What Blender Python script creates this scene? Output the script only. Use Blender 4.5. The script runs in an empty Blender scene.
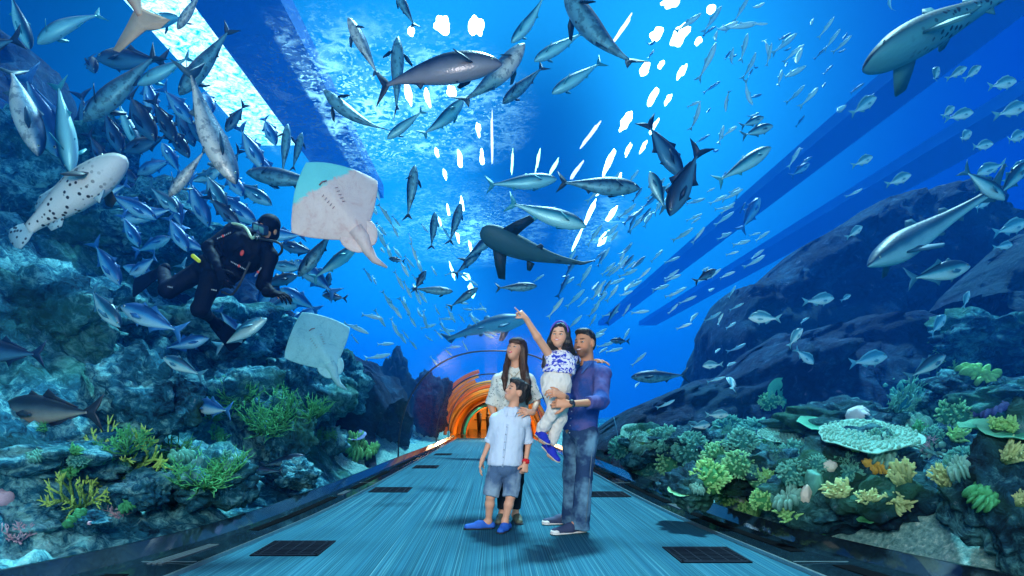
import bpy, math, random
import numpy as np
from mathutils import Vector, Matrix, noise as mnoise
random.seed(7)
SC = bpy.context.scene
COL = SC.collection
PI = math.pi
F = 560.0            # focal length in pixels of the 1024 wide frame
CX, CY, EYE = 495.0, 412.0, 1.0

def P(px, py, d):
    """the point of the place seen at a pixel at distance d along the tunnel"""
    return Vector(((px-CX)/F*d, d, EYE+(CY-py)/F*d))

# ------------------------------------------------------------------ camera
cam = bpy.data.cameras.new('camera'); camo = bpy.data.objects.new('camera', cam); COL.objects.link(camo)
camo.location = (0, 0, EYE); camo.rotation_euler = (PI/2, 0, 0)
cam.sensor_width = 36; cam.lens = 36*F/1024
cam.shift_x = (512-CX)/1024; cam.shift_y = (CY-288)/1024
cam.clip_start = .05; cam.clip_end = 400
SC.camera = camo

# ------------------------------------------------------------------ objects
def tag(o, label=None, cat=None, group=None, kind=None):
    if label: o['label'] = label
    if cat: o['category'] = cat
    if group: o['group'] = group
    if kind: o['kind'] = kind
    return o

def empty(name, loc=(0, 0, 0)):
    o = bpy.data.objects.new(name, None); COL.objects.link(o); o.location = loc
    o.empty_display_size = .1
    return o

def copy_tree(o, parent=None):
    c = o.copy(); COL.objects.link(c)
    if parent is not None: c.parent = parent
    for ch in list(o.children): copy_tree(ch, c)
    return c

class MB:
    """collects vertices and faces of one mesh"""
    def __init__(s): s.v = []; s.f = []; s.a = {}; s.n = 0
    def add(s, v, f, **attrs):
        v = np.asarray(v, float).reshape(-1, 3); b = s.n
        s.v.append(v); s.n += len(v)
        for q in f: s.f.append(tuple(int(i)+b for i in q))
        for k in attrs:
            s.a.setdefault(k, []).append((b, np.asarray(attrs[k], float)))
        return s
    def box(s, c, d, rot=None):
        c = np.array(c, float); h = np.array(d, float)/2
        v = np.array([[x, y, z] for x in (-1, 1) for y in (-1, 1) for z in (-1, 1)])*h
        if rot is not None: v = v @ np.array(rot.to_3x3()).T
        return s.add(v+c, [(0, 1, 3, 2), (4, 6, 7, 5), (0, 4, 5, 1), (2, 3, 7, 6), (0, 2, 6, 4), (1, 5, 7, 3)])
    def rings(s, R, closed=True, cap=True, loop=False):
        """R: list of equally long rings of points"""
        R = [np.asarray(r, float) for r in R]; n = len(R[0]); m = len(R)
        v = np.concatenate(R); f = []
        for i in range(m if loop else m-1):
            i2 = (i+1) % m
            for j in range(n if closed else n-1):
                j2 = (j+1) % n
                f.append((i*n+j, i*n+j2, i2*n+j2, i2*n+j))
        if cap and closed and not loop:
            f.append(tuple(range(n))[::-1]); f.append(tuple((m-1)*n+j for j in range(n)))
        return s.add(v, f)
    def tube(s, pts, rad, n=8, cap=True, flat=None):
        pts = np.asarray(pts, float); m = len(pts)
        rad = np.broadcast_to(np.asarray(rad, float), (m,))
        t = np.gradient(pts, axis=0); t /= np.linalg.norm(t, axis=1)[:, None]+1e-9
        u = np.cross(t[0], (0, 0, 1)); 
        if np.linalg.norm(u) < .1: u = np.cross(t[0], (1, 0, 0))
        u /= np.linalg.norm(u); R = []
        an = np.arange(n)*2*PI/n
        for i in range(m):
            u = u-t[i]*np.dot(u, t[i]); u /= np.linalg.norm(u)+1e-9
            w = np.cross(t[i], u)
            k = 1 if flat is None else flat
            R.append(pts[i]+rad[i]*(np.cos(an)[:, None]*u*k+np.sin(an)[:, None]*w))
        return s.rings(R, cap=cap)
    def ell(s, c, r, n=12, m=8, rot=None):
        R = []
        for i in range(m+1):
            a = -PI/2+PI*i/m; cr = max(math.cos(a), .02)
            R.append(np.array([[math.cos(b*2*PI/n)*cr*r[0], math.sin(b*2*PI/n)*cr*r[1], math.sin(a)*r[2]] for b in range(n)]))
        if rot is not None:
            M = np.array(rot.to_3x3()); R = [q @ M.T for q in R]
        return s.rings([q+np.array(c, float) for q in R])
    def prism(s, poly, thick, M=None, edge=1.0):
        """outline in the xz plane given thickness along y; edge<1 narrows the rim"""
        p = np.asarray(poly, float); n = len(p); c = p.mean(0)
        a = np.c_[p[:, 0], np.full(n, -thick/2*edge), p[:, 1]]; b = np.c_[p[:, 0], np.full(n, thick/2*edge), p[:, 1]]
        v = np.concatenate([a, b, [[c[0], -thick/2, c[1]], [c[0], thick/2, c[1]]]])
        f = [(i, (i+1) % n, 2*n) for i in range(n)]+[(n+(i+1) % n, n+i, 2*n+1) for i in range(n)]
        f += [(i, n+i, n+(i+1) % n, (i+1) % n) for i in range(n)]
        if M is not None: v = v @ np.array(M.to_3x3()).T+np.array(M.translation)
        return s.add(v, f)
    def mesh(s, name, mats, smooth=True):
        me = bpy.data.meshes.new(name)
        v = np.concatenate(s.v)
        me.from_pydata(v.tolist(), [], s.f)
        if smooth:
            me.polygons.foreach_set('use_smooth', [True]*len(me.polygons))
        for m in (mats if isinstance(mats, (list, tuple)) else [mats]): me.materials.append(m)
        for k, parts in s.a.items():
            first = parts[0][1]
            if first.ndim == 1:
                at = me.attributes.new(k, 'FLOAT', 'POINT'); d = np.zeros(len(v))
                for b, q in parts: d[b:b+len(q)] = q
                at.data.foreach_set('value', d)
            else:
                at = me.attributes.new(k, 'FLOAT_COLOR', 'POINT'); d = np.ones((len(v), 4))
                for b, q in parts: d[b:b+len(q), :3] = q
                at.data.foreach_set('color', d.ravel())
        me.update()
        return me
    def build(s, name, mats, parent=None, smooth=True, loc=None):
        o = bpy.data.objects.new(name, s.mesh(name, mats, smooth)); COL.objects.link(o)
        if parent is not None: o.parent = parent
        if loc is not None: o.location = loc
        return o

def recalc(me):
    import bmesh
    b = bmesh.new(); b.from_mesh(me); bmesh.ops.recalc_face_normals(b, faces=b.faces); b.to_mesh(me); b.free()

# ------------------------------------------------------------------ materials
class NT:
    def __init__(s, name):
        s.m = bpy.data.materials.new(name); s.m.use_nodes = True
        s.t = s.m.node_tree; s.t.nodes.clear()
        s.out = s.t.nodes.new('ShaderNodeOutputMaterial')
    def n(s, typ, **kw):
        nd = s.t.nodes.new('ShaderNode'+typ)
        for k, v in kw.items():
            if k.startswith('_'): setattr(nd, k[1:], v)
            else:
                key = int(k[1:]) if k[0] == 'i' and k[1:].isdigit() else k.replace('__', ' ')
                s.set(nd.inputs[key], v)
        return nd
    def set(s, sock, v):
        if isinstance(v, bpy.types.NodeSocket): s.t.links.new(v, sock)
        elif isinstance(v, bpy.types.Node): s.t.links.new(v.outputs[0], sock)
        elif isinstance(v, (tuple, list)) and len(v) == 3 and len(getattr(sock, 'default_value', (0, 0, 0))) == 4: sock.default_value = (*v, 1)
        else: sock.default_value = v
    def math(s, op, a, b=0, c=0, clamp=False):
        nd = s.t.nodes.new('ShaderNodeMath'); nd.operation = op; nd.use_clamp = clamp
        for i, v in enumerate((a, b, c)): s.set(nd.inputs[i], v)
        return nd.outputs[0]
    def ramp(s, fac, stops, interp='LINEAR'):
        nd = s.t.nodes.new('ShaderNodeValToRGB'); s.set(nd.inputs[0], fac); cr = nd.color_ramp; cr.interpolation = interp
        while len(cr.elements) < len(stops): cr.elements.new(.5)
        for e, (p, c) in zip(cr.elements, stops):
            e.position = p; e.color = (*c, 1) if not isinstance(c, (int, float)) else (c, c, c, 1)
        return nd.outputs[0]
    def mix(s, f, a, b, mode='MIX'):
        nd = s.t.nodes.new('ShaderNodeMix'); nd.data_type = 'RGBA'; nd.blend_type = mode
        s.set(nd.inputs[0], f); s.set(nd.inputs[6], a); s.set(nd.inputs[7], b)
        return nd.outputs[2]
    def noise(s, vec, scale, detail=4, rough=.55, dist=0):
        nd = s.n('TexNoise', Scale=scale, Detail=detail, Roughness=rough, Distortion=dist)
        if vec is not None: s.set(nd.inputs['Vector'], vec)
        return nd.outputs[0]
    def obj(s): return s.n('TexCoord').outputs['Object']
    def pos(s): return s.n('NewGeometry').outputs['Position']
    def attr(s, name, out='Fac'): return s.n('Attribute', _attribute_name=name).outputs[out]
    def bump(s, h, strength=.4, dist=.02):
        return s.n('Bump', Strength=strength, Distance=dist, Height=h).outputs[0]
    def pbr(s, color, rough=.6, metal=0, normal=None, spec=.5, **kw):
        b = s.n('BsdfPrincipled'); s.set(b.inputs['Base Color'], color); s.set(b.inputs['Roughness'], rough)
        s.set(b.inputs['Metallic'], metal); s.set(b.inputs['Specular IOR Level'], spec)
        if normal is not None: s.set(b.inputs['Normal'], normal)
        for k, v in kw.items(): s.set(b.inputs[k.replace('__', ' ')], v)
        s.t.links.new(b.outputs[0], s.out.inputs[0])
        return s.m

def plain(name, color, rough=.6, metal=0, vary=.25, scale=20, spec=.5, bump=0):
    """one colour with a slight unevenness of its own"""
    t = NT(name); n = t.noise(t.obj(), scale, 3)
    c = t.mix(n, tuple(x*(1-vary) for x in color), tuple(min(1, x*(1+vary)) for x in color))
    return t.pbr(c, rough, metal, t.bump(n, bump, .01) if bump else None, spec)

def emit(name, color, strength):
    t = NT(name); e = t.n('Emission', Color=color, Strength=strength); t.t.links.new(e.outputs[0], t.out.inputs[0])
    return t.m
# ------------------------------------------------------------------ the tunnel
GL = [(-6, 3.3), (0, 3.3), (2.2, 3.3), (3.1, 2.75), (3.76, 2.38), (4.7, 2.16), (7, 2.02), (11, 1.9), (15, 1.72), (21.5, 1.6)]
CA = [(-6, 2.15), (0, 2.15), (2.2, 2.1), (3.46, 1.93), (4.2, 1.84), (5.4, 1.70), (7, 1.63), (9.5, 1.58), (14, 1.5), (21.5, 1.4)]
def smooth_path(tab, y):
    ys = np.array([a for a, b in tab]); xs = np.array([b for a, b in tab])
    w = np.linspace(-.6, .6, 7)
    return float(np.mean(np.interp(np.asarray(y)+w, ys, xs)))
def hw(y): return smooth_path(GL, y)
def cw(y): return smooth_path(CA, y)
def crown(y): return float(np.mean(np.interp(np.asarray(y)+np.linspace(-.8, .8, 7), [-6, 2, 4.2, 11, 21.5], [3.1, 3.1, 2.3, 2.2, 2.0])))
KZ = .12
def arch(y, off=0.0, n=36, z0=KZ):
    a, h = hw(y)+off, crown(y)+off; out = []
    for i in range(n+1):
        t = PI*i/n
        c, s_ = math.cos(t), math.sin(t)
        out.append((a*math.copysign(abs(c)**.82, c), y, z0+(h-z0)*abs(s_)**.9))
    return np.array(out)

YS = [-5, -3, -1, 0, 1, 1.6, 2.2, 2.7, 3.1, 3.4, 3.76, 4.1, 4.5, 5, 5.6, 6.4, 7.4, 8.6, 10, 11, 12.5, 14, 16, 18, 20, 21.5]

# acrylic, inner and outer face
t = NT('clear_acrylic')
lw = t.n('LayerWeight', Blend=.12)
g = t.n('BsdfGlossy', Color=(.8, .95, 1), Roughness=.04)
tr = t.n('BsdfTransparent', Color=(.955, .985, 1))
mx = t.n('MixShader'); t.set(mx.inputs[0], t.math('MULTIPLY', lw.outputs['Fresnel'], .20))
t.set(mx.inputs[1], tr.outputs[0]); t.set(mx.inputs[2], g.outputs[0]); t.t.links.new(mx.outputs[0], t.out.inputs[0])
M_ACR = t.m
m = MB(); m.rings([arch(y) for y in YS], closed=False)
m.build('window_1', M_ACR); tag(bpy.data.objects['window_1'], 'curved clear acrylic tunnel vault between walkway and water', 'window', kind='structure')

M_SEAM = plain('seam_dark', (.008, .03, .07), .3)
root = empty('trim_1', (0, 11, 0)); tag(root, 'thin dark joint ring round the acrylic tunnel', 'trim', kind='structure')
A = arch(11, .005)-np.array([0, 11, 0]); MB().tube(A, .017, 6).build('joint_seal', M_SEAM, root)
for k, y in enumerate((16.2, 19.6)):
    r_ = empty('trim_%d' % (k+2), (0, y, 0)); tag(r_, 'further dark joint ring of the tunnel before the orange end', 'trim', kind='structure')
    MB().tube(arch(y, .005)-np.array([0, y, 0]), .02, 6).build('joint_seal', M_SEAM, r_)
M_SEAML = plain('seam_pale', (.12, .4, .6), .3)
r_ = empty('trim_4', (0, 6.9, 0)); 
tag(r_, 'faint vertical joint in the acrylic beside the man', 'trim', kind='structure')
A = arch(8.8, -.002)-np.array([0, 6.9, 0]); MB().tube(A[:5], .006, 5).build('joint_seal', M_SEAML, r_)

# carpet
t = NT('striped_teal_carpet'); p = t.pos()
mp = t.n('Mapping'); t.set(mp.inputs['Vector'], p); mp.inputs['Scale'].default_value = (120, .22, 1)
n1 = t.noise(mp.outputs[0], 1.0, 2, .6)
mp2 = t.n('Mapping'); t.set(mp2.inputs['Vector'], p); mp2.inputs['Scale'].default_value = (17, .45, 1)
n2 = t.noise(mp2.outputs[0], 1.0, 2, .5)
c = t.ramp(n1, [(.3, (.004, .04, .07)), (.48, (.012, .085, .13)), (.6, (.03, .15, .20)), (.76, (.17, .33, .39))])
c = t.mix(t.ramp(n2, [(.35, 0.0), (.7, .45)]), c, (.015, .12, .20))
fine = t.noise(p, 160, 2)
M_CARPET = t.pbr(c, .9, 0, t.bump(fine, .5, .004), .1)
m = MB(); ys = [y for y in YS]
m.rings([np.array([(-cw(y), y, 0.0), (-cw(y)/2, y, 0.), (0, y, 0.), (cw(y)/2, y, 0.), (cw(y), y, 0.0)]) for y in ys], closed=False)
m.rings([np.array([(-cw(y), y, -.12), (cw(y), y, -.12)]) for y in (-5, 21.5)], closed=False)
o = m.build('floor', M_CARPET, smooth=False); tag(o, 'blue teal carpet with fine lengthwise streaks along the tunnel walkway', 'floor', kind='structure')

# kerbs: bright lip, polished dark slab, upstand to the acrylic
t = NT('polished_black_granite'); n = t.noise(t.pos(), 90, 3, .7)
M_GRAN = t.pbr(t.ramp(n, [(.35, (.003, .008, .014)), (.7, (.012, .03, .045))]), .09, 0, None, .7)
M_LIP = plain('brushed_steel_lip', (.35, .45, .5), .3, .9)
M_SLOT = plain('slot_black', (.002, .003, .005), .9, spec=.03)
M_VENT = plain('vent_aluminium', (.25, .3, .33), .35, .8)
for sx, side in ((-1, 'left'), (1, 'right')):
    def K(y, lat, z):     # lat 0 at the carpet edge, 1 at the acrylic foot
        a, b = cw(y), hw(y); return (sx*(a+(b-a)*lat), y, z)
    root = empty('baseboard_'+side, (0, 0, 0)); tag(root, 'polished black stone kerb with slots along the %s side of the walkway' % side, 'kerb', kind='structure')
    yy = np.concatenate([np.linspace(-5, 3, 10), np.linspace(3.2, 8, 22), np.linspace(8.5, 21.5, 16)])
    m = MB(); m.rings([np.array([K(y, .03, -.02), K(y, .03, .022), K(y, .62, .03), K(y, .74, .045), K(y, .98, KZ), K(y, 1.03, KZ), K(y, 1.04, -.1)]) for y in yy], closed=False)
    m.build('stone_kerb', M_GRAN, root, smooth=False)
    m = MB(); m.rings([np.array([K(y, 0, 0), K(y, 0, .026), K(y, .035, .026), K(y, .035, 0)]) for y in yy], cap=True)
    m.build('steel_lip', M_LIP, root, smooth=False)
    def strip(name, ya, yb, la, lb, z, mat, h=.004):
        q = np.linspace(ya, yb, 8); mm = MB()
        mm.rings([np.array([K(y, la, z), K(y, la, z+h), K(y, lb, z+h), K(y, lb, z)]) for y in q])
        return mm.build(name, mat, root, smooth=False)
    segs = [(2.5, 3.55), (3.9, 5.4), (6.0, 7.6), (8.3, 10.2), (11, 13)] if sx > 0 else [(2.2, 3.35), (4.6, 6.4), (7.1, 9.2), (10, 12)]
    for (a, b) in segs:
        strip('slot', a, b, .36, .56, .028, M_SLOT)
    for (a, b) in ([(5.6, 5.9), (7.85, 8.1)] if sx > 0 else [(3.58, 4.1), (6.6, 6.9)]):
        for k in range(3):
            strip('vent', a, b, .36+.06*k, .40+.06*k, .028, M_VENT, .006)
    for y in (3.62, 7.7):
        strip('slab_joint', y, y+.012, .04, .9, .03, M_LIP, .003)

# floor grilles
M_GRI = plain('grille_black', (.002, .006, .016), .75, spec=.1)
M_GRD = plain('grille_gap', (.0008, .0016, .004), .9, spec=.05)
def grille(cx, cy, w, d, label):
    r = empty('floor_grille', (cx, cy, 0)); tag(r, label, 'grille', 'black grilles set in the carpet')
    MB().box((0, 0, .002), (w, d, .004)).build('tray', M_GRD, r, False)
    f = MB()
    for s in (-1, 1):
        f.box((s*w/2, 0, .005), (.02, d+.02, .008)); f.box((0, s*d/2, .005), (w, .02, .008))
    f.build('frame', M_GRI, r, False)
    b = MB()
    for k in range(11): b.box((0, -d/2+d*(k+.5)/11, .006), (w, .016, .006))
    for k in range(5): b.box((-w/2+w*(k+.5)/5, 0, .0065), (.012, d, .006))
    b.build('bars', M_GRI, r, False)
G = [(295, 548.5, 46, .42, 'front left black floor grille, nearest the left kerb'), (705, 555, 48, .40, 'front right black floor grille, large, nearest the right kerb'),
     (606, 494.5, 30, .42, 'black floor grille just right of the man in jeans'), (391, 490, 27, .42, 'black floor grille left of the boy, second from the front'),
     (426, 467, 17, .5, 'black floor grille on the left side, third from the front'), (443, 454.5, 12, .5, 'small far black floor grille near the orange end')]
for (px, py, w, d, lab) in G:
    dd = F*EYE/(py-CY); grille((px-CX)/F*dd, dd, w*1.35/F*dd, d, lab)

# ------------------------------------------------------------------ the orange end
t = NT('orange_painted_strips'); p = t.pos()
sep = t.n('SeparateXYZ'); t.set(sep.inputs[0], p)
mp = t.n('Mapping'); t.set(mp.inputs['Vector'], p); mp.inputs['Scale'].default_value = (.5, 1.7, .5)
n = t.noise(mp.outputs[0], 1.3, 3, .55, .3)
c = t.ramp(n, [(.22, (.10, .012, .006)), (.32, (.75, .09, .006)), (.52, (1, .30, .012)), (.62, (1, .5, .05)), (.74, (1, .14, .01))])
M_ORA = t.pbr(c, .45, 0)
M_ORB = plain('deep_orange', (1, .22, .01), .45, vary=.3)
M_ORR = plain('salmon_orange', (1, .16, .04), .5, vary=.3)
M_TEAL = plain('teal_frame', (.02, .42, .42), .4)
M_DARK = plain('dark_silhouette', (.006, .004, .004), .7)
Y0 = 21.5
portal = empty('wall_back', (0, Y0, 0)); tag(portal, 'orange lined tunnel end with swirling strips and a teal inner arch', 'wall', kind='structure')
def half_ring(y0, r0, y1, r1, z0, mat, name, parent, th=.03, a0=0, a1=PI, n=40, ks=1.0):
    R = []
    for i in range(n+1):
        a = a0+(a1-a0)*i/n; c_, s_ = math.cos(a), math.sin(a)
        R.append(np.array([(r0*c_, y0, z0+r0*s_*ks), (r1*c_, y1, z0+r1*s_*ks), ((r1+th)*c_, y1, z0+(r1+th)*s_*ks), ((r0+th)*c_, y0, z0+(r0+th)*s_*ks)]))
    return MB().rings(R).build(name, mat, parent)
half_ring(0, 1.72, 11, 1.55, -.02, M_ORA, 'orange_lining', portal)
rr = random.Random(3)
for k in range(7):      # strips round the mouth; outer left arcs imitate its reflections in the acrylic
    r0 = 1.66+.10*k; y = -.10*k
    a0 = rr.uniform(.0, .25); a1 = PI-rr.uniform(0, .2)
    if k > 3: a0, a1 = PI*.55+rr.uniform(0, .2), PI*.93-rr.uniform(0, .1)
    half_ring(y, r0, y+.05, r0-.03, .05*k, (M_ORB, M_ORA, M_ORR, M_ORA)[k % 4], 'orange_strip', portal, .105, a0, a1)
half_ring(3.0, 1.32, 3.1, 1.28, 0, M_TEAL, 'teal_arch', portal, .09)
half_ring(2.8, 1.42, 3.3, 1.42, 0, M_DARK, 'arch_gap', portal, .07)
half_ring(3.2, 1.24, 3.3, 1.24, 0, M_ORB, 'inner_arch', portal, .05)
MB().box((0, 5.5, -.06), (3.4, 11, .1)).build('end_floor', plain('dark_wood_floor', (.05, .025, .012), .15), portal, False)
M_END = plain('amber_wall', (1, .42, .06), .6, vary=.2, scale=2)
MB().box((0, 11, 1.2), (3.6, .1, 3)).build('end_wall', M_END, portal, False)
fr = MB()
for x in (-.95, -.45, .1, .6, 1.0): fr.box((x, 10.85, .8), (.06, .05, 1.6))
fr.box((0, 10.85, 1.45), (2.4, .05, .07)); fr.box((0, 10.85, .55), (2.4, .05, .04)); fr.build('door_frame', M_DARK, portal, False)
for x, h_, w_ in ((-.85, 1.2, .17), (-.38, .95, .14), (.2, 1.3, .17), (.7, 1.2, .17)):
    v = MB(); v.tube([(0, 0, 0), (0, 0, h_*.4), (0, 0, h_*.75), (0, 0, h_*.82)], [w_*.55, w_*.7, w_*.9, .06], 10); v.ell((0, 0, h_*.9), (.09, .09, .12))
    o = v.build('visitor', M_DARK, None, loc=(x, Y0+8.5, 0)); tag(o, 'distant dark visitor standing beyond the orange arch', 'person', 'distant visitors beyond the orange arch')
def light(kind, name, loc, energy, color, size=1, rot=None, **kw):
    l = bpy.data.lights.new(name, kind); l.energy = energy; l.color = color
    if kind == 'AREA': l.shape = 'RECTANGLE'; l.size = size if not isinstance(size, tuple) else size[0]; l.size_y = size if not isinstance(size, tuple) else size[1]
    elif kind == 'SUN': l.angle = size
    else: l.shadow_soft_size = size
    o = bpy.data.objects.new(name, l); COL.objects.link(o); o.location = loc
    if rot: o.rotation_euler = rot
    for k, v in kw.items(): setattr(l, k, v)
    return o
light('AREA', 'orange_end_lamp', (0, Y0+2, 1.2), 120, (1, .6, .3), (1.5, 3), (0, 0, 0))
light('POINT', 'amber_room_lamp', (0, Y0+8.5, 1.3), 150, (1, .7, .35), .3)
light('AREA', 'portal_fill', (0, Y0-3.2, 1.1), 75, (1, .60, .32), 1.2, (math.radians(95), 0, 0))  # added unseen light in the walkway, brightens the orange strips
# ------------------------------------------------------------------ water, surface, sky
X0, X1, YA, YB, ZA, ZB = -18, 18, -6, 70, -1.2, 8.6
def make_water():
    # outer box, inner cavity of the tunnel
    m = MB(); m.box(((X0+X1)/2, (YA+YB)/2, (ZA+ZB)/2), (X1-X0, YB-YA, ZB-ZA))
    R = []
    ys = [-5.5]+YS[1:]+[26, 33.5]
    for y in ys:
        A = arch(min(y, 21.5), .012); A[:, 1] = y
        R.append(np.concatenate([A, [(A[-1][0], y, -.2), (A[0][0], y, -.2)]])[::-1])
    q = MB(); q.rings(R)
    V = np.concatenate(q.v); vol = 0.0
    for f in q.f:
        for i in range(1, len(f)-1): vol += np.dot(V[f[0]], np.cross(V[f[i]], V[f[i+1]]))
    m.add(V, [f[::-1] for f in q.f] if vol > 0 else q.f)      # the cavity's faces look into the tunnel
    return m
t = NT('tank_water')
sc = t.n('VolumeScatter', Color=(.008, .25, 1.0), Density=.015, Anisotropy=0.0)
ab = t.n('VolumeAbsorption', Color=(.0, .72, .97), Density=.062)
ad = t.n('AddShader'); t.set(ad.inputs[0], sc.outputs[0]); t.set(ad.inputs[1], ab.outputs[0])
t.t.links.new(ad.outputs[0], t.out.inputs['Volume'])
M_WATER = t.m
wo = make_water().build('tank_water', M_WATER, smooth=False)
tag(wo, 'clear blue water filling the tank around the tunnel', 'water', kind='structure')

# rippled surface with patches of bubbles and foam
t = NT('water_surface'); p = t.pos()
vo = t.n('TexVoronoi', Scale=2.3, _feature='DISTANCE_TO_EDGE'); 
wv = t.noise(p, 1.1, 3, .6); 
vadd = t.n('VectorMath', _operation='MULTIPLY_ADD'); nz = t.n('TexNoise', Scale=1.4, Detail=4.0); t.set(nz.inputs['Vector'], p)
t.set(vadd.inputs[0], nz.outputs['Color']); vadd.inputs[1].default_value = (1.3, 1.3, 0); t.set(vadd.inputs[2], p)
t.set(vo.inputs['Vector'], vadd.outputs[0])
web = t.ramp(vo.outputs[0], [(.0, 1.0), (.10, .55), (.22, 0.0)])
bub = t.ramp(t.noise(p, 9, 3, .7), [(.54, 0.0), (.62, 1.0)])
vs = t.n('TexVoronoi', Scale=7.5); t.set(vs.inputs['Vector'], vadd.outputs[0])
speck = t.math('MULTIPLY', t.ramp(vs.outputs[0], [(.22, 1.0), (.36, 0.0)]), t.ramp(t.noise(p, 1.6, 3, .6), [(.45, 0.0), (.6, 1.0)]))
foam = t.math('MAXIMUM', t.math('MULTIPLY', web, t.math('ADD', .12, t.ramp(t.noise(p, .9, 2), [(.5, 0.0), (.62, .8)]))), t.math('MAXIMUM', t.math('MULTIPLY', bub, .7), speck))
sp = t.n('SeparateXYZ'); t.set(sp.inputs[0], p)
def blob(cx, cy, r, k=1.0, ex=1.0):
    dx = t.math('MULTIPLY', t.math('SUBTRACT', sp.outputs[0], cx), ex); dy = t.math('SUBTRACT', sp.outputs[1], cy)
    d = t.math('SQRT', t.math('ADD', t.math('MULTIPLY', dx, dx), t.math('MULTIPLY', dy, dy)))
    return t.math('MULTIPLY', t.math('SUBTRACT', 1.0, t.math('DIVIDE', d, r), clamp=True), k)
area = t.math('ADD', blob(-3.0, 14.5, 4.2, 1.6), blob(-1.3, 24, 6, 1.2, 1.6))
area = t.math('ADD', area, blob(4.2, 24, 5, .8, 3.0))
area = t.math('MULTIPLY', area, t.math('ADD', .25, t.noise(p, .55, 3)), clamp=True)
mask = t.math('MULTIPLY', foam, area, clamp=True)
tl = t.n('BsdfTranslucent', Color=(.95, 1, 1)); tr = t.n('BsdfTransparent', Color=(1, 1, 1))
mx = t.n('MixShader'); t.set(mx.inputs[0], mask); t.set(mx.inputs[1], tr.outputs[0]); t.set(mx.inputs[2], tl.outputs[0])
t.t.links.new(mx.outputs[0], t.out.inputs[0])
m = MB(); m.rings([np.array([(X0, y, ZB+.02), (X1, y, ZB+.02)]) for y in (YA, YB)], closed=False)
so = m.build('water_surface', t.m, smooth=False); tag(so, 'rippling water surface overhead with patches of white foam', 'water', kind='structure')

# world: the light of the hall over and behind the tank, plus an added fill
w = bpy.data.worlds.new('world'); SC.world = w; w.use_nodes = True; wt = w.node_tree; wt.nodes.clear()
W = NT.__new__(NT); W.t = wt; W.out = wt.nodes.new('ShaderNodeOutputWorld')
tc = W.n('TexCoord').outputs['Generated']
def glow(dirv, power):
    d = Vector(dirv).normalized(); nd = W.n('VectorMath', _operation='DOT_PRODUCT'); W.set(nd.inputs[0], tc); nd.inputs[1].default_value = d
    return W.math('POWER', W.math('MAXIMUM', nd.outputs['Value'], 0.0), power)
g1 = glow((-.14, 1, .34), 12.0); g2 = glow((.9, .8, .45), 3.0); g3 = glow((0, -.1, 1), 1.5)
g4 = glow((0, -1, .1), 1.0)  # added fill from behind the camera, brightens the fish sides facing it
col = W.mix(g1, (.0, .026, .15), (.006, .40, 1.1))
col = W.mix(W.math('MULTIPLY', g2, .8), col, (.0, .055, .55))
col = W.mix(g4, col, (.30, .72, .9))
for dv_, pw_, k_ in (((.29, 1, .60), 45, .8), ((-.09, 1, .66), 40, .5), ((.24, 1, .26), 28, .45), ((-.12, 1, .26), 34, .45)):
    col = W.mix(W.math('MULTIPLY', glow(dv_, pw_), k_), col, (.03, .70, 1.5))
for dv_, pw_, k_ in (((.08, 1, .52), 130, .75), ((.08, 1, .40), 150, .8), ((.07, 1, .28), 170, .75), ((.06, 1, .18), 200, .6)):
    col = W.mix(W.math('MULTIPLY', glow(dv_, pw_), k_), col, (.0, .075, .34))
bg = W.n('Background', Color=col, Strength=1.0); wt.links.new(bg.outputs[0], W.out.inputs[0])

# daylight through the roof of the tank hall, a warm photographer's light in the walkway
light('SUN', 'daylight', (0, 0, 12), 8.5, (.60, .92, 1), math.radians(6), (math.radians(-24), math.radians(8), 0))
light('AREA', 'walkway_light', (-.8, -1.2, 2.3), 260, (1, .93, .86), (1.6, 1.2), (math.radians(66), 0, math.radians(-8)))

# ------------------------------------------------------------------ overhead walkways and lamp glare
M_BEAM = plain('gantry_blue_grey', (.04, .30, .80), .6)
def beam(px0, px1, py, z, label, h=.5, ya=-3, yb=68):
    d = (z-EYE)*F/(CY-py); xa, xb = (px0-CX)/F*d, (px1-CX)/F*d
    o = MB().box(((xa+xb)/2, (ya+yb)/2, z+h/2), (xb-xa, yb-ya, h)).build('trim_%d' % beam.k, M_BEAM, None, False); beam.k += 1
    tag(o, label, 'walkway', kind='structure'); return o
beam.k = 5
beam(212, 296, 30, 9.4, 'broad dark service walkway over the water beside the skylight', yb=22)
beam(950, 1004, 30, 11.5, 'dark service beam over the water at the right')
beam(1130, 1205, 30, 11.5, 'far right dark service beam over the water')
# skylight band
t = NT('skylight_daylight'); p = t.pos()
n = t.noise(p, 5, 4, .7, .8); c = t.ramp(n, [(.38, (.01, .38, .85)), (.50, (.55, .9, 1)), (.6, (1, 1, 1))])
e = t.n('Emission', Color=c, Strength=2.6); t.t.links.new(e.outputs[0], t.out.inputs[0])
d = 8.6*F/(CY-30)
m = MB(); xa, xb = (150-CX)/F*d, (214-CX)/F*d
m.box(((xa+xb)/2-.0, 10.6, 9.65), (xb-xa, 15, .06)); o = m.build('window_2', t.m, None, False)
tag(o, 'bright daylight strip seen through the surface at upper left', 'window', kind='structure')

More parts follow.
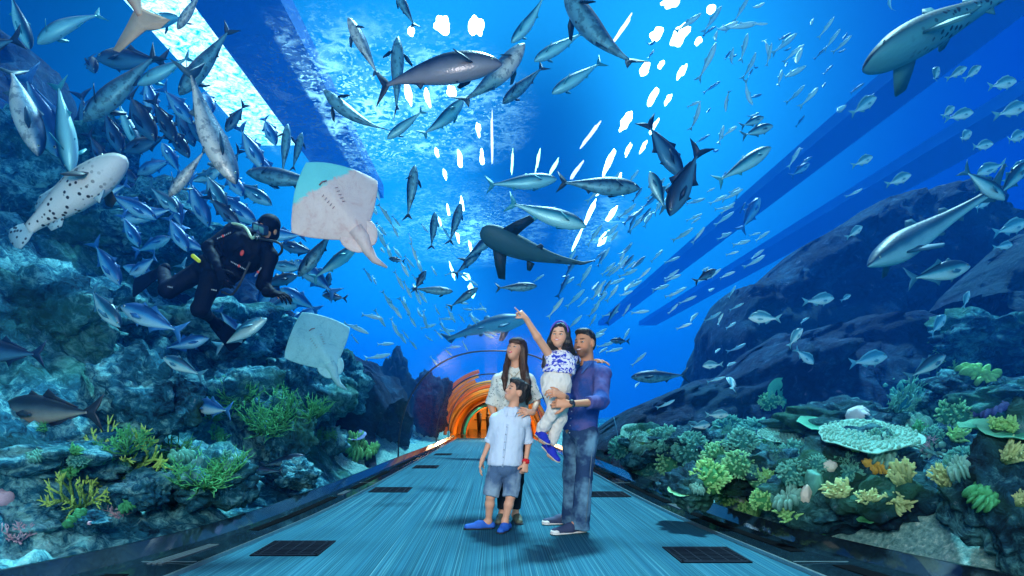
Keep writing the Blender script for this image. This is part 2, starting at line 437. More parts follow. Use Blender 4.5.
# glare of lamps drawn out by the ripples, modelled as glowing blobs
M_LAMP = emit('glare_white', (1, .98, 1), 9.0); M_GLAREV = emit('glare_violet', (.55, .45, 1), 4.5); M_GLAREG = emit('glare_yellow_green', (.7, 1, .45), 4.0)
for m_ in (M_LAMP, M_GLAREV, M_GLAREG): m_.cycles.emission_sampling = 'NONE'
def lamp(px, py, w, h, mat, label, group, seed, tilt=0):
    z = 8.52; d0, d1 = (z-EYE)*F/(CY-(py-h/2)), (z-EYE)*F/(CY-(py+h/2)); dc = (z-EYE)*F/(CY-py); r = w/2*dc/F
    n = 26; out = []
    for k in range(n):
        a = 2*PI*k/n; q = .74+.38*mnoise.noise(Vector((math.cos(a)*1.3+seed, math.sin(a)*1.3, seed*.7)))+.05*math.sin(a*5+seed)
        yy = (math.sin(a)*.5*q+.5); Y = d0+(d1-d0)*yy; sx = px+tilt*(.5-yy)*h
        out.append(((sx-CX)/F*dc+math.cos(a)*q*r-(px-CX)/F*dc, Y-dc))
    m = MB(); V = [(x, y, 0) for x, y in out]+[(x, y, .03) for x, y in out]
    m.add(V, [tuple(range(n)), tuple(range(2*n-1, n-1, -1))]+[(i, n+i, n+(i+1) % n, (i+1) % n) for i in range(n)])
    o = m.build('lamp_glare', mat, None, False, ((px-CX)/F*dc, dc, z)); tag(o, label, 'lamp', group)
LM = [(443, 25, 22, 22, 0), (476, 27, 18, 24, 0), (411, 32, 9, 12, 0), (408, 93, 8, 30, 0), (427, 97, 8, 26, 0), (451, 92, 13, 14, 0), (478, 130, 7, 18, 0), (460, 160, 7, 22, 0), (437, 153, 5, 12, 0), (445, 175, 5, 14, 0),
      (657, 35, 15, 16, 1), (680, 34, 20, 28, 1), (670, 3, 24, 14, 1), (711, 10, 10, 12, 1), (698, 42, 8, 9, 1), (645, 70, 11, 17, 1), (661, 65, 7, 10, 1), (682, 72, 9, 18, 1), (653, 98, 10, 24, 1), (668, 100, 6, 15, 1), (626, 122, 14, 26, 1), (654, 127, 5, 18, 1),
      (609, 163, 8, 36, 1), (628, 150, 6, 18, 1), (643, 148, 5, 16, 1), (591, 211, 6, 38, 2), (612, 214, 9, 22, 2), (604, 238, 9, 22, 2), (577, 240, 4, 28, 2), (458, 238, 4, 14, 3), (470, 246, 4, 14, 3), (452, 271, 4, 22, 3), (466, 277, 9, 10, 3), (472, 291, 7, 20, 3),
      (482, 158, 5, 22, 0), (462, 205, 5, 20, 3), (448, 210, 4, 14, 3), (440, 222, 3, 12, 3), (618, 180, 5, 18, 2), (600, 190, 5, 16, 2)]
GN = ['lamp glare on the water left of the centre', 'lamp glare on the water right of the centre', 'drawn out lamp glare above the man', 'drawn out lamp glare above the woman']
LN = ['white lamp glare on the surface left of the dark centre strip', 'white lamp glare on the surface in the cluster at top right of centre', 'drawn out white lamp shimmer above the man', 'drawn out white lamp shimmer above the woman']
for k, (x, y, w_, h_, g_) in enumerate(LM): lamp(x, y, w_, h_, M_LAMP, LN[g_], GN[g_], k*3.7)
lamp(492, 140, 3, 66, M_GLAREV, 'long thin violet lamp streak left of the dark centre strip', None, 2); lamp(623, 28, 5, 40, M_GLAREV, 'violet white lamp streak near the top edge', None, 5, .35)
lamp(590, 135, 5, 34, M_GLAREV, 'slanting violet lamp streak right of the dark centre strip', None, 7, .4); lamp(577, 170, 5, 24, M_GLAREV, 'lower slanting violet lamp streak', None, 8, .3)
lamp(512, 163, 3, 34, M_GLAREG, 'thin green lamp streak in the dark centre strip', None, 9); lamp(538, 160, 4, 28, M_GLAREG, 'middle yellow green lamp streak in the dark centre strip', None, 10); lamp(554, 167, 4, 24, M_GLAREG, 'right yellow green lamp streak in the dark centre strip', None, 11, .3)
# ------------------------------------------------------------------ reef
def fbm(p, o=4, h=.9, l=2.1): return mnoise.fractal(p, h, l, o)
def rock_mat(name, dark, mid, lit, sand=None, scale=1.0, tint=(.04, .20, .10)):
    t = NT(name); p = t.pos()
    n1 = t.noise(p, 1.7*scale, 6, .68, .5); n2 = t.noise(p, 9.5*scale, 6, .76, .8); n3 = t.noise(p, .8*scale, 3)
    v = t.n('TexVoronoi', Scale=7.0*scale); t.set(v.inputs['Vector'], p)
    c = t.ramp(t.math('ADD', t.math('MULTIPLY', n1, .5), t.math('MULTIPLY', n2, .5)), [(.40, dark), (.50, mid), (.58, lit), (.66, tuple(min(1, x*1.8) for x in lit))])  # pale mottles imitate caustic light in the rock colour
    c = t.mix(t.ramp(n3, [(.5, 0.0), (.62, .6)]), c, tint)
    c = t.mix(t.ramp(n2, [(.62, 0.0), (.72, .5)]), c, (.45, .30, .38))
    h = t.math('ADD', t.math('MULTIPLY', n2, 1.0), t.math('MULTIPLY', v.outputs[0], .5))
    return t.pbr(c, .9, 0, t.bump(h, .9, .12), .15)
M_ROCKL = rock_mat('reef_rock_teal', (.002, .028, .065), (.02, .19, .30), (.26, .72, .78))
M_ROCKR = rock_mat('reef_rock_blue', (.003, .02, .045), (.012, .09, .15), (.09, .36, .42))
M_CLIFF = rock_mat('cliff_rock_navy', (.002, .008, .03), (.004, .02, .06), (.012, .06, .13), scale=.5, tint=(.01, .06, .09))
M_SAND = NT('coral_sand'); _t = M_SAND; n = _t.noise(_t.pos(), 30, 4, .7)
M_SAND = _t.pbr(_t.ramp(n, [(.3, (.04, .17, .19)), (.55, (.18, .40, .40)), (.8, (.6, .8, .76))]), .95, 0, _t.bump(n, .8, .03), .1)

def lerp_tab(tab, x): return float(np.interp(x, [a for a, b in tab], [b for a, b in tab]))
def hl(s, y):
    f = lerp_tab([(0, -.05), (.35, .06), (.7, .35), (1.1, .95), (1.6, 1.6), (2.4, 2.6), (3.4, 3.5), (5, 4.2), (9, 4.6)], s)
    g = lerp_tab([(-6, .8), (2, .6), (4, .62), (6, .8), (8, .86), (10, .68), (13, .42), (17, .3), (24, .35), (60, .3)], y)
    p = Vector((s*.9, y*.9, 3.1)); k = min(1, s/.8)
    q = Vector((s*2.4, y*2.4, 8.8))
    return f*g + k*(.42*fbm(p) + .22*abs(fbm(q)) + .10*fbm(q*2.7))
def hr(s, y):
    f = lerp_tab([(0, -.05), (.3, .02), (.6, .28), (1.2, .55), (2, .62), (3.5, .45), (6, .5), (12, .4)], s)
    g = lerp_tab([(-6, 1), (4, 1), (7, 1.1), (11, .9), (16, .6), (60, .5)], y)
    p = Vector((s*.9+40, y*.9, 3.1)); k = min(1, s/.8); q = Vector((s*2.4+9, y*2.4, 8.8))
    return f*g + k*(.25*fbm(p) + .15*abs(fbm(q)) + .07*fbm(q*2.7))
def terrain(side, hf, mats, name, label):
    ss = np.concatenate([np.linspace(.0, 4, 90), np.linspace(4.15, 14, 40)]); yy = np.concatenate([np.linspace(-3, 2, 16), np.linspace(2.1, 13, 200), np.linspace(13.2, 60, 70)])
    V = np.zeros((len(yy), len(ss), 3))
    for i, y in enumerate(yy):
        b = hw(y)+.03
        for j, s in enumerate(ss):
            V[i, j] = (side*(b+s), y, hf(s, y))
    n = len(ss); f = []
    for i in range(len(yy)-1):
        for j in range(n-1): 
            q = (i*n+j, i*n+j+1, (i+1)*n+j+1, (i+1)*n+j); f.append(q if side > 0 else q[::-1])
    o = MB().add(V, f).build(name, mats); tag(o, label, 'reef', kind='structure')
    S = ss
    fi = 0
    for i in range(len(yy)-1):
        for j in range(n-1):
            if len(mats) > 1 and ((ss[j] < .75+.35*fbm(Vector((0, yy[i]*1.3, side)))) and (side > 0 or yy[i] > 8.5)): o.data.polygons[fi].material_index = 1
            fi += 1
    return o
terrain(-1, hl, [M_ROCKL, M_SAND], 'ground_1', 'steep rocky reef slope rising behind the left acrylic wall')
terrain(1, hr, [M_ROCKR, M_SAND], 'ground_2', 'low rocky and sandy reef bed behind the right acrylic wall')

def zl(px, py_hint=None): pass
def rock_mesh(name, seed, mat, rough=.42, sub=5, sharp=.5):
    import bmesh
    b = bmesh.new(); bmesh.ops.create_icosphere(b, subdivisions=sub, radius=1)
    off = Vector((seed*7.3, seed*3.1, seed*1.7))
    for v in b.verts:
        p = v.co.copy(); n = fbm(p*1.1+off, 3)*rough + abs(fbm(p*2.3+off, 4))*rough*.7*sharp*2 + fbm(p*6+off, 3)*rough*.16
        v.co = p*(.82+n)
    me = bpy.data.meshes.new(name); b.to_mesh(me); b.free()
    me.polygons.foreach_set('use_smooth', [True]*len(me.polygons)); me.materials.append(mat); return me
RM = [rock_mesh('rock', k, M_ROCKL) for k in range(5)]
RMR = []
for me in RM:
    c = me.copy(); c.materials[0] = M_ROCKR; RMR.append(c)
RMC = []
for me in RM:
    c = me.copy(); c.materials[0] = M_CLIFF; RMC.append(c)
def rock(px, py, d, wpx, hpx, label, k=0, side='l', rz=None, dep=1.0, name='reef_rock', group=None):
    o = bpy.data.objects.new(name, (RM if side == 'l' else RMR if side == 'r' else RMC)[k % 5]); COL.objects.link(o)
    o.location = P(px, py, d); w = wpx/2*d/F; h = hpx/2*d/F
    o.scale = (w, w*dep, h); o.rotation_euler = (0, 0, rz if rz is not None else k*1.3)
    tag(o, label, 'rock', group); return o
# left boulders: px, py, depth, width, height
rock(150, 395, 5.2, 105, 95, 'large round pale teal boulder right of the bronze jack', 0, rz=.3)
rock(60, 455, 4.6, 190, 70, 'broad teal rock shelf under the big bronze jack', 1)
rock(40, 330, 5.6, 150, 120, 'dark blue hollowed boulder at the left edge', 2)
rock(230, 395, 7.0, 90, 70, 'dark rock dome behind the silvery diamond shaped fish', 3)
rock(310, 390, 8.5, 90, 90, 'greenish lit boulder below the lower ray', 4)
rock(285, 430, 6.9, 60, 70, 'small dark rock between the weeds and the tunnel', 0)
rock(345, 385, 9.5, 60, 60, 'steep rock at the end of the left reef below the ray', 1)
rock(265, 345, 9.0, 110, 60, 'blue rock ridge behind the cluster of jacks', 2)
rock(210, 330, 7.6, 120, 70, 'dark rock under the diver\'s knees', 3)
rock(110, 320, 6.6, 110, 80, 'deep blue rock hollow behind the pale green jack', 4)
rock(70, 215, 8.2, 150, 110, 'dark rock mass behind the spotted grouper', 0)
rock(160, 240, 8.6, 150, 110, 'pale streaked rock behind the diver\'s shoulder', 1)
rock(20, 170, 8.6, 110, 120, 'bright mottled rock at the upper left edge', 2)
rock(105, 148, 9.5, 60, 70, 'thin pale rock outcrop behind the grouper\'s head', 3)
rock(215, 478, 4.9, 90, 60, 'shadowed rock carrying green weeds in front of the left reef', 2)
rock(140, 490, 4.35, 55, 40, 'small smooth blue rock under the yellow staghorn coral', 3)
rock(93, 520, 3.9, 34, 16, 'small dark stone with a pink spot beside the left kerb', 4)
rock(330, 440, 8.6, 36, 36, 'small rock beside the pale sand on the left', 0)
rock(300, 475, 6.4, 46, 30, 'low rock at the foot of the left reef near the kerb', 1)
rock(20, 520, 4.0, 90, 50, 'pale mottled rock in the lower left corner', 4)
rock(395, 400, 17, 40, 90, 'dark hazy rock column left of the orange end', 2, side='c')
rock(428, 405, 19.5, 42, 66, 'black rock mass beside the orange end on the left', 3, side='c')
rock(300, 445, 11, 60, 50, 'deep blue shaded rock near the far left of the tunnel', 3, side='c')
rock(345, 430, 14, 70, 50, 'faint blue rock behind the pale anemone', 1, side='c')
rock(385, 425, 13.5, 30, 40, 'smooth royal blue rock beside the far ring', 2, side='c')
# right boulders
rock(868, 492, 4.25, 150, 112, 'large dark boulder carrying yellow finger corals', 1, side='r', rz=.5)
rock(1018, 500, 3.25, 110, 170, 'steep dark rock at the lower right corner', 2, side='r')
rock(960, 462, 5.2, 60, 70, 'dark blocky rock between the two big right boulders', 3, side='r')
rock(760, 470, 5.4, 120, 60, 'low rock under the green bush corals', 4, side='r')
rock(700, 450, 6.9, 90, 50, 'rock bed behind the bright green bush coral', 0, side='r')
rock(650, 450, 8.4, 70, 46, 'small far rock next to the man on the right reef', 1, side='r')
rock(840, 425, 6.2, 130, 50, 'coral covered ridge under the table coral', 2, side='r')
rock(985, 400, 6.4, 120, 60, 'rock shelf under the purple topped coral at the right edge', 3, side='r')
rock(990, 345, 9.0, 120, 70, 'green tinged rock slope at the right edge', 4, side='r')
rock(690, 488, 5.0, 60, 44, 'dark mound below the bright bush coral', 2, side='r')
rock(800, 500, 4.5, 70, 50, 'small rock with sponges in the right foreground', 0, side='r')

# far cliffs: silhouettes rise towards the right
def cliff(pts, Y, depth, name, label, seed):
    m = MB(); R = []
    xs = np.linspace(pts[0][0], pts[-1][0], 150)
    top = np.interp(xs, [a for a, b in pts], [b for a, b in pts])
    nk = 26
    V = np.zeros((len(xs), nk*2+1, 3))
    for i, (px, py) in enumerate(zip(xs, top)):
        X = (px-CX)/F*Y; Zt = EYE+(CY-py)/F*Y
        for j in range(nk*2+1):
            a = PI*j/(nk*2); q = Vector((X*.7+seed, math.cos(a)*2.0, Zt*abs(math.sin(a))*.8))
            n = fbm(q, 5)*.55 + abs(fbm(q*2.3, 3))*.4; n -= .2
            yy = Y-math.copysign(abs(math.cos(a))**.8, math.cos(a))*depth
            zz = -1+(Zt+1)*abs(math.sin(a))**.6
            V[i, j] = (X+n*.4, yy-(n*.9 if a < PI/2 else 0), zz+n*.35*abs(math.sin(a)))
    n = nk*2+1; f = [(i*n+j, (i+1)*n+j, (i+1)*n+j+1, i*n+j+1) for i in range(len(xs)-1) for j in range(n-1)]
    o = m.add(V, f).build(name, M_CLIFF); tag(o, label, 'cliff', kind='structure'); return o
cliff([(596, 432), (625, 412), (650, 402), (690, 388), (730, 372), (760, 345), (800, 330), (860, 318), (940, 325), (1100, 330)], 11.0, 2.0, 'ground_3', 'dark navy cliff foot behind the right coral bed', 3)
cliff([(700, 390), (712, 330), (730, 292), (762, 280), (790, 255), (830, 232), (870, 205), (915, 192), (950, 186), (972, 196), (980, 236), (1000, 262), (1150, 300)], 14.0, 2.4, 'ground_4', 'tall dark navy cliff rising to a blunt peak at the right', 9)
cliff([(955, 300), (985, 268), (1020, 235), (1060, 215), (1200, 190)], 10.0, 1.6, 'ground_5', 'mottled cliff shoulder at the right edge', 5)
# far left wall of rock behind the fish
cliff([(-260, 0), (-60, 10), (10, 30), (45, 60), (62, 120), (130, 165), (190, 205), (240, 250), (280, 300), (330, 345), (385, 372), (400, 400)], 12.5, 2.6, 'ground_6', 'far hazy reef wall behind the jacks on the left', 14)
# ------------------------------------------------------------------ corals
bpy.context.view_layer.update()
def hit(px, py, dmax=40):
    """where the line of sight at a pixel meets the reef"""
    dg = bpy.context.evaluated_depsgraph_get(); o = Vector((0, 0, EYE)); dr = (P(px, py, 1)-o).normalized()
    for _ in range(12):
        ok, loc, nor, _i, ob, _m = SC.ray_cast(dg, o, dr)
        if not ok: return P(px, py, 9), Vector((0, -1, 0))
        if ob.name.startswith(('reef_rock', 'ground_')): return loc, (nor if nor.dot(dr) < 0 else -nor)
        o = loc+dr*.01
    return loc, nor
def coral_mat(name, base, tip, bump=.6, scale=60, p=.55, rough=.75):
    t = NT(name); al = t.attr('al'); o = t.obj(); n = t.noise(o, scale*.25, 3, .6); v = t.n('TexVoronoi', Scale=float(scale)); t.set(v.inputs['Vector'], o)
    c = t.ramp(t.math('ADD', al, t.math('MULTIPLY', t.math('SUBTRACT', n, .5), .5)), [(p-.3, base), (p+.25, tip)])
    c = t.mix(t.ramp(v.outputs[0], [(.0, .35), (.35, 0.0)]), c, tuple(min(1, x*1.5+.05) for x in tip))
    return t.pbr(c, rough, 0, t.bump(v.outputs[0], bump, .02), .3)
CM = dict(
    stag=coral_mat('staghorn_green_yellow', (.05, .22, .05), (.46, .78, .18)),
    stagd=coral_mat('branch_coral_green', (.02, .16, .05), (.10, .55, .20)),
    bush=coral_mat('bush_coral_green', (.04, .30, .16), (.30, .80, .42)),
    bushy=coral_mat('bush_coral_lime', (.05, .34, .12), (.34, .82, .30)),
    busht=coral_mat('bush_coral_teal', (.02, .22, .22), (.15, .55, .45)),
    yel=coral_mat('finger_coral_yellow', (.08, .24, .10), (.55, .76, .34)),
    plate=coral_mat('plate_coral_green', (.03, .35, .22), (.16, .70, .45), scale=90),
    platec=coral_mat('plate_coral_cyan', (.05, .30, .28), (.26, .64, .54), scale=90),
    cream=coral_mat('sponge_cream', (.55, .55, .42), (.85, .85, .72), scale=40),
    orange=coral_mat('sponge_ochre', (.5, .30, .04), (.85, .6, .12), scale=50),
    pink=coral_mat('coral_mauve', (.45, .32, .48), (.85, .62, .75), scale=50),
    purple=coral_mat('coral_violet', (.12, .12, .5), (.35, .4, .85), scale=50),
    leaf=coral_mat('algae_green', (.02, .22, .08), (.08, .50, .22), scale=30),
    white=coral_mat('coral_white', (.55, .70, .72), (.9, .95, .95), scale=50))
t = NT('brain_coral_striped'); wv = t.n('TexWave', Scale=5.0, Distortion=9.0, Detail=2.0); t.set(wv.inputs['Vector'], t.obj())
CM['brain'] = t.pbr(t.ramp(wv.outputs[0], [(.4, (.01, .05, .06)), (.55, (.45, .65, .55))]), .8, 0, t.bump(wv.outputs[0], .8, .05))

def c_branch(name, mat, seed, n0=5, lev=4, thick=.045, spread=.6, up=.5, seg=.26, sides=6):
    r = random.Random(seed); m = MB()
    def grow(p, d, rad, l, lv):
        pts = [p]; dd = d.copy()
        for k in range(3):
            dd = (dd+Vector((r.gauss(0, .14), r.gauss(0, .14), r.gauss(0, .14)+.03))).normalized(); pts.append(pts[-1]+dd*l/3)
        rr_ = [rad*(1-.12*k) for k in range(4)] if lv > 0 else [rad, rad*.85, rad*.7, rad*.3]
        b = m.n; m.tube([tuple(q) for q in pts], rr_, sides)
        h = np.repeat(np.linspace(0, 1, 4), sides); a0 = 1-(lv+1)/(lev+1); m.a.setdefault('al', []).append((b, a0+h/(lev+1)))
        if lv > 0:
            for k in range(r.choice((2, 2, 3))):
                ax = Vector((r.gauss(0, 1), r.gauss(0, 1), r.gauss(0, 1))).normalized()
                nd = (dd+ax*spread+Vector((0, 0, up*.25))).normalized(); grow(pts[-1] if k < 2 else pts[2], nd, rad*.78, l*r.uniform(.65, .95), lv-1)
    for k in range(n0):
        a = 2*PI*k/n0+r.uniform(-.4, .4); grow(Vector((0, 0, 0)), Vector((math.cos(a), math.sin(a), up*r.uniform(.6, 2.2))).normalized(), thick, seg*r.uniform(.8, 1.2), lev-1)
    return m.mesh(name, mat)
def c_bush(name, mat, seed, n=130, fl=.16, fr=.045, flat=.75, fork=True):
    """a dome packed with short stubby fingers"""
    r = random.Random(seed); m = MB()
    b = m.n; m.ell((0, 0, 0), (.62, .62, .62*flat), 16, 10); m.a.setdefault('al', []).append((b, np.zeros(m.n-b)))
    for k in range(n):
        z = r.uniform(-.15, 1); a = k*2.39996; q = math.sqrt(max(0, 1-z*z)); d = Vector((q*math.cos(a), q*math.sin(a), z*flat)); 
        lump = 1+.22*fbm(d*1.6+Vector((seed, 0, 0)), 2)
        p0 = d*.5; l = fl*r.uniform(.7, 1.3); d2 = (d+Vector((r.gauss(0, .25), r.gauss(0, .25), r.gauss(.1, .2)))).normalized(); p1 = d*.66*lump; p2 = p1+d2*l
        b = m.n; m.tube([tuple(p0), tuple(p1), tuple((p1+p2)/2), tuple(p2)], [fr, fr, fr*1.1, fr*.45], 6)
        m.a['al'].append((b, np.repeat([.1, .35, .7, 1.0], 6)))
        if fork:
            p3 = (p1+p2)/2+Vector((r.gauss(0, 1), r.gauss(0, 1), r.gauss(0, 1))).normalized()*l*.6
            b = m.n; m.tube([tuple(p1), tuple((p1+p3)/2), tuple(p3)], [fr, fr, fr*.45], 5); m.a['al'].append((b, np.repeat([.35, .7, 1.0], 5)))
    return m.mesh(name, mat)
def c_fingers(name, mat, seed, n=24, l=.7, rad=.062):
    """a spray of thick knobbly fingers"""
    r = random.Random(seed); m = MB()
    for k in range(n):
        a = k*2.4; q = r.uniform(.1, .75); d = Vector((math.cos(a)*q, math.sin(a)*q, r.uniform(.5, 1))).normalized(); ll = l*r.uniform(.5, 1.1)
        pts = [Vector((math.cos(a)*q*.15, math.sin(a)*q*.15, -.05))]
        for i in range(5): d = (d+Vector((r.gauss(0, .12), r.gauss(0, .12), .05))).normalized(); pts.append(pts[-1]+d*ll/5)
        b = m.n; m.tube([tuple(p) for p in pts], [rad*x*r.uniform(.85, 1.15) for x in (.8, 1, .9, 1.05, .9, .4)], 7); m.a.setdefault('al', []).append((b, np.repeat(np.linspace(0, 1, 6), 7)))
        for j in range(3):
            s_ = pts[2+j % 3]; e = s_+Vector((r.gauss(0, 1), r.gauss(0, 1), r.uniform(0, 1))).normalized()*ll*.3
            b = m.n; m.tube([tuple(s_), tuple((s_+e)/2), tuple(e)], [rad*.7, rad*.7, rad*.3], 6); m.a['al'].append((b, np.repeat([.4, .7, 1.0], 6)))
    return m.mesh(name, mat)
def c_plate(name, mat, seed, cup=.15, wave=.08, th=.06, n=40, bumps=0, cut=0.0):
    r = random.Random(seed); m = MB(); ks = [0.0, .12, .3, .5, .7, .85, .95, 1.0]; V = []
    for sg in (1, -1):
        for q in ks:
            for j in range(n):
                a = 2*PI*j/n; R = q*(1+.14*fbm(Vector((math.cos(a)*1.4+seed, math.sin(a)*1.4, 0)), 3))*(1-cut*(math.cos(a/2)**8))
                z = cup*q*q+wave*math.sin(a*5+seed)*q**3+.05*fbm(Vector((R*math.cos(a)*4, R*math.sin(a)*4, seed)), 3)
                V.append((R*math.cos(a), R*math.sin(a), z+sg*th/2*(1-.6*q)-(0 if sg > 0 else .22*(1-q)**2)))
    f = []; K = len(ks)
    for i in range(K-1):
        for j in range(n):
            j2 = (j+1) % n; f.append((i*n+j, (i+1)*n+j, (i+1)*n+j2, i*n+j2)); f.append((K*n+i*n+j2, K*n+(i+1)*n+j2, K*n+(i+1)*n+j, K*n+i*n+j))
    for j in range(n): j2 = (j+1) % n; f.append(((K-1)*n+j, (2*K-1)*n+j, (2*K-1)*n+j2, (K-1)*n+j2))
    m.add(V, f); m.a.setdefault('al', []).append((0, np.tile(np.repeat(ks, n), 2)))
    for k in range(bumps):
        a = k*2.4; q = math.sqrt((k+.5)/bumps)*.95; x, y = q*math.cos(a), q*math.sin(a); z = cup*q*q+wave*math.sin(a*5+seed)*q**3
        b = m.n; m.tube([(x, y, z-.02), (x, y, z+.05), (x+.01, y, z+.09*r.uniform(.6, 1.3))], [.04, .04, .015], 5); m.a['al'].append((b, np.repeat([.5, .8, 1.0], 5)))
    return m.mesh(name, mat)
def c_lump(name, mat, seed, rough=.2):
    me = rock_mesh(name, seed, mat, rough, 4, .2)
    at = me.attributes.new('al', 'FLOAT', 'POINT'); at.data.foreach_set('value', [v.co.z*.5+.5 for v in me.vertices]); return me
def c_leafy(name, mat, seed, n=26):
    """cluster of small upright lobes"""
    r = random.Random(seed); m = MB()
    for k in range(n):
        a = k*2.4; q = .75*math.sqrt(k/n); p = Vector((math.cos(a)*q, math.sin(a)*q, 0)); s_ = r.uniform(.16, .3)
        b = m.n; m.ell(tuple(p+Vector((0, 0, s_*.7))), (s_, s_*.5, s_*.9), 9, 6, Matrix.Rotation(a, 3, 'Z')); m.a.setdefault('al', []).append((b, np.repeat(np.linspace(0, 1, 7), 9)))
    return m.mesh(name, mat)
def c_weed(name, mat, seed, n=60, l=1.0, w=.02):
    r = random.Random(seed); m = MB()
    for k in range(n):
        a = r.uniform(0, 2*PI); q = .35*math.sqrt(r.random()); p = Vector((math.cos(a)*q, math.sin(a)*q, 0)); d = Vector((math.cos(a)*.7, math.sin(a)*.7, r.uniform(.3, 1.2))).normalized(); pts = [p]
        ll = l*r.uniform(.5, 1)
        for i in range(4): d = (d+Vector((r.gauss(0, .2), r.gauss(0, .2), r.gauss(0, .15)))).normalized(); pts.append(pts[-1]+d*ll/4)
        b = m.n; m.tube([tuple(p_) for p_ in pts], [w, w, w*.9, w*.7, w*.3], 4); m.a.setdefault('al', []).append((b, np.repeat(np.linspace(0, 1, 5), 4)))
        for i in (1, 2, 3):
            e = pts[i]+Vector((r.gauss(0, 1), r.gauss(0, 1), r.uniform(0, 1))).normalized()*ll*.22; b = m.n; m.tube([tuple(pts[i]), tuple(e)], [w*.8, w*.3], 4); m.a['al'].append((b, np.repeat([.5, 1.0], 4)))
    return m.mesh(name, mat)

CK = {}
def coral(kind, matk, px, py, wpx, hpx, label, name=None, lean=.5, group=None, seed=None, rz=0, off=0, tiltx=None):
    seed = seed if seed is not None else int(px+py) % 3
    key = (kind, matk, seed)
    nm = name or {'branch': 'staghorn_coral', 'bush': 'bush_coral', 'fing': 'finger_coral', 'plate': 'plate_coral', 'table': 'table_coral', 'lump': 'sponge', 'leafy': 'leafy_coral', 'weed': 'sea_weed'}[kind]
    if key not in CK:
        fn = {'branch': lambda: c_branch(nm, CM[matk], seed+1, n0=7, lev=5, thick=.034, spread=.75, seg=.21), 'bush': lambda: c_bush(nm, CM[matk], seed+2), 'fing': lambda: c_fingers(nm, CM[matk], seed+3), 'plate': lambda: c_plate(nm, CM[matk], seed+4, .18, .06),
              'table': lambda: c_plate(nm, CM[matk], seed+5, .04, .03, .08, bumps=260), 'lump': lambda: c_lump(nm, CM[matk], seed+1), 'leafy': lambda: c_leafy(nm, CM[matk], seed+1), 'weed': lambda: c_weed(nm, CM[matk], seed+1)}[kind]
        CK[key] = fn()
    o = bpy.data.objects.new(nm, CK[key]); COL.objects.link(o)
    loc, nor = hit(px, py+off); d = loc.y
    rad = {'branch': .75, 'bush': .85, 'fing': .55, 'plate': 1.0, 'table': 1.0, 'lump': 1.0, 'leafy': .9, 'weed': .9}[kind]
    hh = {'branch': .8, 'bush': 1.2, 'fing': .8, 'plate': .5, 'table': .3, 'lump': 2.0, 'leafy': .6, 'weed': 1.0}[kind]
    sx = wpx/2*d/F/rad; sz = hpx*d/F/hh
    if kind in ('plate', 'table') and lean == .5: lean = .12; sz = sx*.8
    if matk == 'yel': wpx *= .85; hpx *= .8; sx *= .85; sz *= .8
    if kind == 'table': loc = loc+Vector((0, 0, .05))
    if 'fan coral' in label: tiltx = (0, -1, .25)
    up = (Vector((0, -.25, 1))*(1-lean)+nor*lean).normalized() if tiltx is None else Vector(tiltx).normalized()
    q = up.to_track_quat('Z', 'Y')
    o.rotation_mode = 'QUATERNION'; o.rotation_quaternion = q @ Matrix.Rotation(rz or (px*.37) % 6.28, 4, 'Z').to_quaternion()
    o.scale = (sx, (sx+sz)/2 if kind not in ('plate', 'table') else sx, sz)
    o.location = loc - up*(.02 if kind not in ('lump', 'bush') else sz*.25)
    tag(o, label, 'coral' if kind != 'weed' else 'water plant', group); return o
# left reef
coral('branch', 'stag', 78, 508, 84, 62, 'yellow green staghorn coral, lower left one of the big pair', seed=3, lean=.1)
coral('branch', 'stag', 122, 478, 92, 66, 'yellow green staghorn coral, upper right one of the big pair', seed=4, lean=.1)
coral('branch', 'stagd', 128, 452, 60, 34, 'greener staghorn coral on top of the big pair', seed=5, lean=.2)
coral('weed', 'stagd', 202, 484, 76, 36, 'spiky green weed clump above the left kerb', seed=1, lean=.1)
coral('weed', 'stagd', 228, 470, 50, 30, 'spiky green weed clump right of the larger one', seed=2, lean=.1)
coral('weed', 'stagd', 240, 400, 50, 30, 'green weeds on the rock dome beside the silvery fish', seed=0, lean=.4)
coral('weed', 'stagd', 268, 430, 56, 40, 'dense green weeds in the middle of the left reef', seed=1, lean=.3)
coral('weed', 'stagd', 282, 412, 44, 30, 'green weeds under the cyan ray', seed=2, lean=.4)
coral('weed', 'stagd', 170, 460, 60, 40, 'dark green weeds beside the round boulder', seed=0, lean=.3)
coral('weed', 'stagd', 310, 415, 40, 30, 'green weed tuft on the far left rocks', seed=1, lean=.4)
coral('branch', 'pink', 120, 516, 34, 16, 'brown pink tangle of small branches under the staghorn pair', seed=6, lean=.2)
coral('leafy', 'leaf', 75, 519, 10, 14, 'single bright green lobed coral under the staghorn pair')
coral('leafy', 'leaf', 128, 503, 20, 10, 'two round green lobes right of the staghorn pair')
coral('leafy', 'bushy', 356, 448, 22, 20, 'lime green leafy coral on the pale sand at left')
coral('leafy', 'bushy', 372, 452, 12, 12, 'small lime green leafy coral nearest the ring')
coral('plate', 'purple', 352, 436, 30, 20, 'large blue anemone like coral on the far left sand', name='blue_coral')
coral('lump', 'pink', -3, 500, 20, 40, 'pale pink rounded sponge cut by the left edge', seed=2)
coral('lump', 'pink', 89, 523, 5, 5, 'tiny pink spot of sponge on the dark stone', seed=1)
coral('branch', 'pink', 18, 540, 40, 26, 'thin brownish branches in the lower left corner', seed=6, lean=.3)
